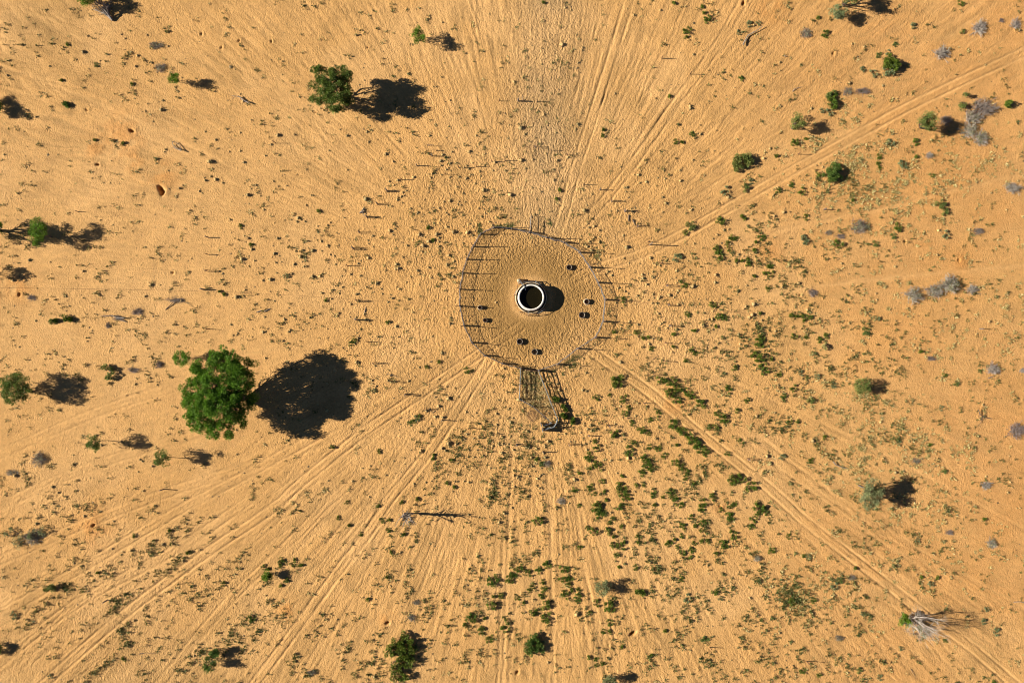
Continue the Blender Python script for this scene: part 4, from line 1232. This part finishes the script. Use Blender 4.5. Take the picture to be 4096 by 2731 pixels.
# the lumpy rooted hummocks themselves
nH = len(HUMMOCKS)
zH = sample_grid(Z, HUMMOCKS[:, 0], HUMMOCKS[:, 1])
cH = np.stack([(HUMMOCKS[:, 0] - CX) / S, (CY - HUMMOCKS[:, 1]) / S, zH], 1)
tH = np.arange(7) * 2 * PI / 7
rH = (0.21 * HS)[:, None, None]
r1 = np.stack([np.cos(tH), np.sin(tH), np.zeros(7)], 1)[None] * rH * RNG.uniform(.75, 1.25, (nH, 7, 1)) - [0, 0, .05]
r2 = np.stack([np.cos(tH + .3), np.sin(tH + .3), np.zeros(7)], 1)[None] * rH * RNG.uniform(.4, .8, (nH, 7, 1)) + np.array([0, 0, 1]) * (0.14 * HS)[:, None, None] * RNG.uniform(.6, 1.2, (nH, 7, 1))
tp = np.array([0, 0, 1.0])[None, None] * (0.18 * HS)[:, None, None] * np.ones((nH, 1, 1))
vH = (cH[:, None] + np.concatenate([r1, r2, tp], 1)).reshape(-1, 3)
fq = np.array([[k, (k + 1) % 7, 7 + (k + 1) % 7, 7 + k] for k in range(7)]); ft = np.array([[7 + k, 7 + (k + 1) % 7, 14] for k in range(7)])
bs = (np.arange(nH) * 15)[:, None, None]
mb = MB(); mb.add2(vH, (fq[None] + bs).reshape(-1, 4), (ft[None] + bs).reshape(-1, 3))
tag(mb.obj("hummocks", 'hummock'), "small rooted hummocks dotting the trampled sand", None, None, "stuff")
# dung pats and litter: small flat dark lumps
n = len(LITTER)
z = sample_grid(Z, LITTER[:, 0], LITTER[:, 1])
c = np.stack([(LITTER[:, 0] - CX) / S, (CY - LITTER[:, 1]) / S, z], 1)
t = np.arange(5) * 2 * PI / 5
sz = RNG.lognormal(-2.75, .45, n)
ringv = np.stack([np.cos(t), np.sin(t), np.zeros(5)], 1)[None] * sz[:, None, None] * RNG.uniform(.6, 1.3, (n, 5, 1))
v = np.concatenate([c[:, None] + ringv - [0, 0, .02], (c + np.stack([np.zeros(n), np.zeros(n), sz * .55 + .02], 1))[:, None]], 1).reshape(-1, 3)
f = (np.array([[k, (k + 1) % 5, 5] for k in range(5)])[None] + (np.arange(n) * 6)[:, None, None]).reshape(-1, 3)
mb = MB(); mb.add(v, f)
tag(mb.obj("dung_and_litter", 'litter'), "scattered dung and dark litter on the sand", None, None, "stuff")
# straw in the cattle race
rs_ = np.random.default_rng(5)
sp = []
while len(sp) < 420:
    x = rs_.uniform(2078, 2215); y = rs_.uniform(1478, 1690)
    xl = 2078 + max(0, (y - 1594)) * 1.15; xr = 2154 + (y - 1484) * 0.395
    if xl + 3 < x < xr - 3 and rs_.random() < (1.0 if y < 1640 else .35):
        sp.append((x, y))
sp = np.array(sp)
tufts("straw", "dry straw and long grass inside the cattle race", sp, rs_.uniform(.6, 1.5, len(sp)), 5, .5, .045, 'straw', rs_, .35, .25)
gp = np.stack([rs_.uniform(2082, 2170, 45), rs_.uniform(1480, 1640, 45)], 1)
tufts("race_weeds", "green weeds among the straw of the cattle race", gp, rs_.uniform(.7, 1.4, 45), 9, .35, .05, 'weed', rs_)
gp = np.stack([rs_.uniform(2235, 2320, 110), rs_.uniform(1400, 1475, 110)], 1)
gp = gp[(gp[:, 1] > 1475 - (gp[:, 0] - 2228) * .8)]
tufts("fence_weeds", "thin weeds in the shadow of the lower right fence", gp, rs_.uniform(.6, 1.2, len(gp)), 8, .3, .035, 'weed', rs_)
ga = np.concatenate([np.stack([1978 + rs_.uniform(0, 70, 45), 905 + rs_.normal(size=45) * 6], 1), np.stack([1922 + rs_.normal(size=30) * 9, 930 + rs_.normal(size=30) * 9], 1),
                     np.stack([1916 + rs_.normal(size=20) * 4, 905 + rs_.uniform(-12, 12, 20)], 1), np.stack([2052 + rs_.normal(size=15) * 4, 903 + rs_.normal(size=15) * 5], 1)])
tufts("gateside_weeds", "green weeds along the top left fence", ga, rs_.uniform(.6, 1.2, len(ga)), 6, .34, .03, 'weed', rs_)


# ------------------------------------------------------------------ water tank with its outer trough
tc = G(TCX, TCY)
tank = empty("water_tank", (tc[0], tc[1], 0.0), "round whitewashed water tank standing in the middle of the fenced yard", "water tank")
mb = MB()
# outer low ring wall
lathe(mb, [(2.76, -.05), (2.72, .40), (2.70, .44), (2.60, .44), (2.58, .40), (2.56, -.02)], 72, 0.006, 2)
mb.obj("outer_ring_wall", 'concrete', tank)
mb = MB(); lathe(mb, [(2.57, .16), (2.33, .16)], 72)
mb.obj("trough_water", 'water', tank)
mb = MB(); lathe(mb, [(2.36, -.02), (2.27, 1.15), (2.22, 1.60), (2.23, 1.66), (2.23, 1.72)], 96, 0.004, 3)
mb.obj("wall", 'tank', tank, True)
mb = MB(); lathe(mb, [(2.24, 1.66), (2.25, 1.74), (2.21, 1.80), (2.03, 1.81), (1.98, 1.76), (1.96, 1.30), (1.96, .6)], 96, 0.003, 4)
mb.obj("rim", 'tank', tank, True)
mb = MB(); disc(mb, 1.965, 1.22, 72)
mb.obj("water", 'water', tank)
mb = MB()
def rel(px, py, z): 
    x, y = W(px, py); return [x - tc[0], y - tc[1], z]
segs(mb, [rel(2074, 1124, .1), rel(2074, 1124, 2.0), rel(2078, 1123, .1), rel(2078, 1123, 2.0)], [rel(2074, 1124, 2.0), rel(2097, 1153, 1.95), rel(2078, 1123, 2.0), rel(2099, 1151, 1.95)], .045, .045, 8)
segs(mb, [rel(2097, 1153, 1.95)], [rel(2100, 1157, 1.35)], .035, .035, 8)
mb.obj("inlet_pipe", 'steel', tank)
mb = MB()
lathe(mb, [(.001, .12), (.09, .08), (.13, 0), (.09, -.08), (.001, -.12)], 12)
o = mb.obj("float_ball", 'white', tank, True); o.location = rel(2101, 1159, 1.36)
mb = MB(); box(mb, rel(2076, 1126, .35), .55, .8, .7, .3)
mb.obj("valve_box", 'concrete', tank)

# pipe guard rail round the tank
GR = [(2074, 1128), (2108, 1124), (2141, 1125), (2162, 1146), (2193, 1172), (2196, 1215), (2178, 1238), (2150, 1256), (2110, 1262), (2078, 1247), (2060, 1222), (2058, 1180), (2068, 1158)]
gr = empty("guard_rail", (tc[0], tc[1], 0), "pipe guard rail standing round the water tank and its trough", "railing")
for k, (x, y) in enumerate(GR):
    mb = MB(); segs(mb, [rel(x, y, -.05)], [rel(x, y, 1.02)], .05, .05, 6, True)
    mb.obj("post", 'rust' if k % 3 else 'steel', gr)
    if k in (3, 4, 9):
        continue
    x2, y2 = GR[(k + 1) % len(GR)]
    mb = MB(); segs(mb, [rel(x, y, 1.0)], [rel(x2, y2, 1.0)], .045, .045, 6)
    mb.obj("rail", 'steel' if k in (2, 11, 6) else 'rust', gr)
    if k in (0, 1):
        mb = MB(); segs(mb, [rel(x, y + 5, .6)], [rel(x2, y2 + 5, .6)], .04, .04, 6)
        mb.obj("rail", 'steel', gr)
for x1, y1, x2, y2 in [(2112, 1262, 2113, 1243), (2160, 1243, 2180, 1234), (2142, 1125, 2141, 1142), (2155, 1131, 2168, 1146), (2066, 1217, 2075, 1212)]:
    mb = MB(); segs(mb, [rel(x1, y1, 1.0)], [rel(x2, y2, .75)], .04, .04, 6)
    mb.obj("brace", 'steel', gr)

# ------------------------------------------------------------------ lick tubs made from cut tyres
TUBS = [(2276, 1070, .42, "rubber tub in the upper right of the yard with a pale sunlit wall", 0),
        (2346, 1207, .40, "brown rubber tub near the right fence, upper of two", 1),
        (2327, 1260, .48, "rubber tub near the right fence with a bright grey wall, lower of two", 0),
        (1920, 1230, .32, "small brown rubber tub beside the left fence, upper of two", 1),
        (1941, 1281, .34, "small dark rubber tub by the left fence, lower of two", 2),
        (2079, 1366, .44, "tractor tyre tub with knobbly tread, below the water tank", 3),
        (2138, 1407, .46, "dark rubber tub with a torn rim at the bottom of the yard", 4)]
for i, (x, y, r, lab, kind) in enumerate(TUBS):
    p = G(x, y)
    t = empty("feed_tub", (p[0], p[1], p[2] - .03), lab, "feed tub", "rubber feed tubs in the yard")
    h = .52; r *= 1.12
    mb = MB()
    lathe(mb, [(r * .9, 0), (r * 1.02, h * .5), (r * .98, h)], 28, .03 if kind != 3 else .05, i)
    mb.obj("outer_wall", 'rubber', t, True)
    mb = MB()
    lathe(mb, [(r * .98, h), (r * .86, h + .012), (r * .88, h * .5), (r * .84, .05)], 28, .03 if kind < 3 else .12, i)
    mb.obj("inner_wall", 'rimdust', t, True)
    mb = MB(); disc(mb, r * .86, .06, 24); mb.obj("floor", 'rust' if kind in (1, 2) else 'rubber', t)
    if kind == 3:
        for k in range(22):
            a = k * 2 * PI / 22
            mb = MB(); box(mb, (math.cos(a) * r * 1.05, math.sin(a) * r * 1.05, h * .5), .1, .07, h * .9, a)
            mb.obj("tread_lug", 'rimdust', t)
    if kind == 1:
        mb = MB(); lathe(mb, [(r * 1.3, .0), (r * 1.15, .10), (r * .98, .14)], 28, .06, i)
        mb.obj("sand_collar", 'concrete', t, True)
    if kind == 4:
        for k in range(9):
            a = -1.1 + k * .27
            mb = MB(); box(mb, (math.cos(a) * r * .93, math.sin(a) * r * .93, h + .015 * (k % 2)), .06, .10, .04, a)
            mb.obj("rim_shred", 'white' if k % 2 else 'rimdust', t)

# ------------------------------------------------------------------ yard fence
fc = G(2128, 1195)
fence = empty("wire_fence", (fc[0], fc[1], 0), "wire mesh fence with tall poles circling the trampled yard and tank", "fence")
def frel(px, py, z):
    x, y = W(px, py); return np.array([x - fc[0], y - fc[1], gz(px, py) + z])
MH = 1.22
NP = len(YARD)
rngf = np.random.default_rng(33)
outs = []
for k, (x, y) in enumerate(YARD):
    v = np.array([x - 2128, y - 1195]); v = v / np.linalg.norm(v); outs.append(v)
    thick = .17 if x > 2300 or y > 1300 else .13
    mb = MB(); segs(mb, [frel(x, y, -.1)], [frel(x, y, MH + .08)], thick, thick * .9, 7, True)
    mb.obj("post", 'post', fence)
    if k in (11, 12, 24, 0):
        continue
    lean = 9 if x < 2010 else 2
    mb = MB(); segs(mb, [frel(x + 2, y, 0)], [frel(x + v[0] * lean, y + v[1] * lean, 3.1)], .065, .055, 6, True)
    mb.obj("pole", 'rust', fence)
for k in range(NP):
    x0, y0 = YARD[k]; x1, y1 = YARD[(k + 1) % NP]
    if k == 11:          # the race opens here
        continue
    m = 8
    tt = np.linspace(0, 1, m + 1)
    bow = rngf.normal(size=m + 1) * 1.0; bow[0] = bow[-1] = 0
    sag = -0.04 * np.sin(tt * PI) + rngf.normal(size=m + 1) * .012
    nx, ny = -(y1 - y0), (x1 - x0); nl = math.hypot(nx, ny); nx /= nl; ny /= nl
    def pt(t_, z_, lean_=0.0):
        b_ = np.interp(t_, tt, bow) + lean_
        return frel(x0 + (x1 - x0) * t_ + nx * b_, y0 + (y1 - y0) * t_ + ny * b_, z_ + np.interp(t_, tt, sag) * (z_ > .5))
    P = np.array([pt(t_, MH) for t_ in tt])
    mb = MB(); path_segs(mb, P, .036, .036, 5); mb.obj("top_rail", 'wire', fence)
    P = np.array([pt(t_, .06, rngf.normal() * .8) for t_ in tt])
    mb = MB(); path_segs(mb, P, .03, .03, 5); mb.obj("bottom_rail", 'wire', fence)
    for j in range(1, 4):
        mb = MB(); segs(mb, [pt(j / 4, 0)], [pt(j / 4, MH + .03)], .024, .024, 5)
        mb.obj("dropper", 'wire', fence)
    mb = MB()
    L_ = nl / S
    A, B_ = [], []
    for z_ in np.arange(.18, MH, .15):
        Pz = np.array([pt(t_, z_, rngf.normal() * .6) for t_ in tt]); A += list(Pz[:-1]); B_ += list(Pz[1:])
    nvv = int(L_ / .16)
    for j in range(nvv):
        t_ = (j + .5) / nvv
        A.append(pt(t_, .03, rngf.normal() * .5)); B_.append(pt(min(1, max(0, t_ + rngf.normal() * .004)), MH))
    segs(mb, A, B_, .0085, .0085, 3)
    o = mb.obj("wire_mesh", 'wire', fence)

# gate swung open at the top of the yard
ga_ = G(2119, 929)
gate = empty("yard_gate", tuple(ga_), "steel mesh gate swung open at the top of the yard", "gate")
gx, gy = np.array(W(2124, 865)) - ga_[:2]
e1 = np.array([gx, gy, 0.0])
mb = MB(); segs(mb, [[0, 0, .12], [0, 0, 1.22], [0, 0, .12], e1 + [0, 0, .12]], [e1 + [0, 0, .12], e1 + [0, 0, 1.22], [0, 0, 1.22], e1 + [0, 0, 1.22]], .04, .04, 6)
mb.obj("gate_frame", 'steel', gate)
mb = MB(); A = [[0, 0, z_] for z_ in np.arange(.27, 1.2, .16)]; B_ = [list(e1 + [0, 0, z_]) for z_ in np.arange(.27, 1.2, .16)]
for j in range(1, 17):
    A.append(list(e1 * j / 17 + [0, 0, .12])); B_.append(list(e1 * j / 17 + [0, 0, 1.22]))
segs(mb, A, B_, .009, .009, 3); mb.obj("wire_mesh", 'wire', gate)
mb = MB(); segs(mb, [[0, 0, .7]], [e1 + [0, 0, .7]], .03, .03, 6); mb.obj("middle_rail", 'steel', gate)

# ------------------------------------------------------------------ loading race
rc = G(2154, 1560)
race = empty("cattle_race", tuple(rc), "long narrow steel cattle race leading down from the yard fence", "cattle race")
def rrel(px, py, z):
    return G(px, py, z) - rc
ZR = [.31, .68, 1.08, 1.47]
runs = [[(2082.3, 1474.5), (2080, 1534), (2077.5, 1593.5)], [(2154, 1484.5), (2178, 1545), (2201.9, 1607.9), (2216, 1641), (2228.7, 1673)],
        [(2228.7, 1673), (2225, 1688), (2214.3, 1704.5)], [(2214.3, 1704.5), (2195, 1709), (2172.2, 1717)], [(2077.5, 1593.5), (2134, 1625)], [(2134, 1625), (2170, 1656), (2205.7, 1688.3)],
        [(2205.7, 1688.3), (2190, 1694), (2172, 1698.8)]]
for ri, run in enumerate(runs):
    rad = .065 if ri in (0, 1, 2, 3) else .04
    for z_ in ZR:
        P = np.array([rrel(x, y, z_) for x, y in run])
        mb = MB(); segs(mb, P[:-1], P[1:], rad, rad, 6)
        mb.obj("rail", 'race', race)
    for x, y in run[:-1] if ri not in (0, 1) else run:
        mb = MB(); segs(mb, [rrel(x, y, -.1)], [rrel(x, y, 1.58)], .07, .07, 7, True)
        mb.obj("post", 'race' if ri < 4 else 'rust', race)
for x1, y1, x2, y2 in [(2082.3, 1474.5, 2154, 1484.5)]:
    for z_ in (.35, .75, 1.15):
        mb = MB(); segs(mb, [rrel(x1, y1, z_)], [rrel(x2, y2, z_)], .035, .035, 6); mb.obj("cross_rail", 'rust', race)
# boarded end gate
eg = G(2166, 1706)
end = empty("boarded_gate", tuple(eg), "tall boarded blue-grey gate at the lower end of the cattle race", "gate")
a_ = np.array(W(2162.7, 1691)) - eg[:2]; b_ = np.array(W(2170.3, 1722)) - eg[:2]
ang_ = math.atan2(b_[1] - a_[1], b_[0] - a_[0]); L_ = np.hypot(*(b_ - a_))
for j in range(7):
    if j == 3:
        continue
    t_ = (j + .5) / 7
    c_ = a_ * (1 - t_) + b_ * t_
    mb = MB(); box(mb, (c_[0], c_[1], .95), L_ / 7 * .93, .045, 1.6, ang_)
    mb.obj("plank", 'race', end)
for z_ in (.3, 1.0, 1.65):
    mb = MB(); off_ = np.array([-math.sin(ang_), math.cos(ang_)]) * .06
    segs(mb, [[a_[0] + off_[0], a_[1] + off_[1], z_]], [[b_[0] + off_[0], b_[1] + off_[1], z_]], .04, .04, 6)
    mb.obj("frame_rail", 'race', end)
for q_ in (a_, b_):
    mb = MB(); segs(mb, [[q_[0], q_[1], -.1]], [[q_[0], q_[1], 1.85]], .07, .07, 7, True); mb.obj("gate_post", 'race', end)
# loose panel lying by the race
lp = G(2127, 1656)
pan = empty("loose_gate_panel", tuple(lp), "rusty barred gate panel lying on the sand left of the race", "gate panel")
cs = [np.array(W(x, y)) - lp[:2] for x, y in [(2126.3, 1635), (2150, 1663), (2126, 1686), (2103.3, 1658.6)]]
hz = [.55, .35, .12, .15]
c3 = [np.array([c_[0], c_[1], h_]) for c_, h_ in zip(cs, hz)]
mb = MB()
for j in range(4):
    segs(mb, [c3[j]], [c3[(j + 1) % 4]], .035, .035, 6)
mb.obj("frame", 'rust', pan)
for j in range(1, 6):
    t_ = j / 6
    mb = MB(); segs(mb, [c3[0] * (1 - t_) + c3[1] * t_], [c3[3] * (1 - t_) + c3[2] * t_], .025, .025, 5)
    mb.obj("bar", 'rust', pan)
mb = MB(); segs(mb, [(c3[0] + c3[3]) / 2], [(c3[1] + c3[2]) / 2], .025, .025, 5); mb.obj("cross_bar", 'rust', pan)
lying("rusty pipe lying beside the loose gate panel", [(2168, 1661), (2192, 1688)], .04, 'rust', "loose_pipe", "pipe", seed=40, kids=0)

# ------------------------------------------------------------------ old fence posts standing round the yard: base px, shadow end px, thick, double
POSTS = [(1102,573,1165,577,0,0),(1745,603,1777,605,0,0),(1729.6,625,1789,628,1,0),(1668,664,1723,662,1,0),(1967,647,2022,645,0,0),(2020,643,2074,646,0,0),(1834,670,1900,668,0,0),(1905,667,1959,668,0,0),(1997,405,2043,407,0,0),
         (2073,405,2133,405,2,0),(2148,408,2204,409,0,0),(2647,233,2709,236,0,0),(2760,296,2815,297,0,0),(2139,588,2196,589,0,1),(2203,602,2256,598,0,0),(2269,621,2326,623,0,0),(3192,617,3248,619,0,0),
         (312,847,350,848,0,0),(833,950,886,953,1,0),(833,1018,881,1018,0,0),(830,1081,890,1088,0,1),(815,1158,868,1163,2,0),(838,1316,894,1321,0,0),
         (1782,698,1834,701,0,0),(1608,719,1664,722,0,0),(1549,763,1605,761,1,1),(1510,815,1562,820,0,1),(1470,868,1529,870,1,1),(1440,929,1496,934,0,1),(1416,993,1477,995,1,1),(1394,1064,1453,1068,0,0),
         (1432,1202,1491,1205,0,1),(1431,1279,1499,1281,2,0),(1474,1367,1537,1368,0,0),(2335,739,2389,741,0,0),(2400,760,2457,761,1,0),(2444,802,2498,804,0,1),(2498,843,2560,843,1,1),(2547,903,2603,908,0,1),
         (2599,979,2719,982,1,0),(2592,968,2644,970,0,0),(2641,1054,2688,1055,0,0),(2664,1140,2721,1144,0,1),(2669,1217,2727,1219,0,1),(2675,1300,2738,1303,0,1),(3296,838,3345,842,1,0),(3917,1315,3967,1317,1,0),
         (656,1955,714,1953,1,0),(1499,1449,1565,1455,0,1),(1567,1522,1631,1526,0,1),(1623,1575,1688,1577,1,1),(1700,1633,1756,1634,0,1),(1770,1679,1828,1683,1,0),(1876,1712,1938,1715,0,0),(1960,1732,2018,1739,0,0),
         (2066,1775,2128,1782,1,1),(2172,1806,2229,1810,1,0),(2274,1773,2345,1770,0,1),(2353,1741,2410,1745,1,0),(2435,1699,2497,1701,0,1),(2509,1671,2566,1672,0,0),(2574,1611,2628,1613,0,0),(2612,1497,2669,1498,0,0),
         (2658,1444,2711,1444,0,0),(2658,1372,2715,1374,0,0),(2989,1832,3050,1836,0,1),(430,2398,490,2399,1,0),(2840,2587,2893,2589,0,0),(3227,2644,3300,2646,0,0)]
def side(x, y):
    if abs(x - 2128) > 1000 or abs(y - 1195) > 960:
        return "far"
    a = math.degrees(math.atan2(1195 - y, x - 2128)) % 360
    names = ["right of the yard", "upper right of the yard", "above the yard", "upper left of the yard", "left of the yard", "lower left of the yard", "below the yard", "lower right of the yard"]
    return names[int(((a + 22.5) % 360) // 45)]
by = {}
for p in POSTS:
    by.setdefault(side(p[0], p[1]), []).append(p)
FAR = {(312, 847): "lone thin post above the round green tree at the left edge", (3192, 617): "lone thin post beside the track at upper right", (3296, 838): "lone thick post on the right, left of the silvery dead shrub",
       (3917, 1315): "lone post near the right edge under the long dead shrub cluster", (656, 1955): "lone post below the two lollipop trees", (430, 2398): "lone bent post in the lower left field",
       (2840, 2587): "lone post near the bottom, right of the bush rows", (3227, 2644): "lone post near the bottom edge left of the bare dead tree", (1102, 573): "lone thin post left of the second largest tree"}
for sd_, L_ in by.items():
    horiz = sd_ in ("above the yard", "below the yard")
    L_ = sorted(L_, key=lambda p: p[0] if horiz else p[1])
    for k, (x, y, ex, ey, th, dbl) in enumerate(L_):
        h = max(.7, (ex - x) / 2.0 / S)
        r = (.072, .10, .15)[th]
        p = G(x, y)
        v = np.array([x - CX, CY - y]); v = v / np.linalg.norm(v)
        ln = .22 if x < 1600 else .06
        if sd_ == "far":
            lab = FAR.get((x, y), FAR.get((int(x), int(y)), "lone old post out on the far sand, %s counted" % ORD[min(k, 11)]))
        else:
            kk = k if k < 12 else 11
            lab = "%s old post %s, %s from %s" % (("thin", "stout", "thick")[th], sd_, ORD[kk], "the left" if horiz else "the top")
        t = empty("fence_post", (p[0], p[1], p[2] - .05), lab, "post", "old posts standing in rings round the yard")
        mb = MB(); segs(mb, [[0, 0, 0]], [[v[0] * ln, v[1] * ln + .02 * (k % 3), h]], r, r * .85, 6, True)
        mb.obj("shaft", 'post' if th else 'rust', t)
        if dbl:
            mb = MB(); segs(mb, [[.05, -.22, 0]], [[v[0] * ln + .1, v[1] * ln - .20, h * .97]], r * .8, r * .7, 6, True)
            mb.obj("brace", 'post', t)
            mb = MB(); segs(mb, [[v[0] * ln, v[1] * ln, h * .9]], [[v[0] * ln + .1, v[1] * ln - .2, h * .88]], .018, .018, 4)
            mb.obj("wire_tie", 'wire', t)
        if th == 2 and y < 500:
            mb = MB(); segs(mb, [[.8, 0, .1]], [[.75, .75, .5]], .05, .04, 6); mb.obj("strut", 'post', t)

# long sagging wire running out to both sides
def strand(label, pts, zs):
    c = G(*pts[0])
    P = catmull(pts, 60)
    Q_ = np.array([G(x, y, zs * (0.6 + .4 * math.cos(i * .9))) - c for i, (x, y) in enumerate(P)])
    mb = MB(); segs(mb, Q_[:-1], Q_[1:], .014, .014, 4)
    return tag(mb.obj("wire_strand", 'rust', None, False, tuple(c)), label, "wire")
strand("thin rusty wire running from the left edge to the yard fence", [(-40, 1150), (600, 1160), (1024, 1173), (1500, 1203), (1839, 1224)], .35)
strand("thin rusty wire running from the yard fence to the right edge", [(2418, 1198), (2700, 1222), (3072, 1262), (3600, 1300), (4140, 1345)], .35)
# small hurdle beside the posts above the yard
hp = G(1722, 588)
hd = empty("twig_hurdle", tuple(hp), "small leaning hurdle of sticks above and left of the yard", "hurdle")
for j in range(4):
    mb = MB(); segs(mb, [[j * .32 - .4, .1, 0]], [[j * .32 - .5, .25, 1.0]], .03, .025, 5); mb.obj("stick", 'post', hd)
for z_ in (.35, .8):
    mb = MB(); segs(mb, [[-.5, .15, z_]], [[.62, .2, z_]], .03, .03, 5); mb.obj("rail", 'post', hd)
tris = sum(len(o.data.polygons) for o in bpy.data.objects if o.type == 'MESH')
print("faces", tris, "objects", len(bpy.data.objects))
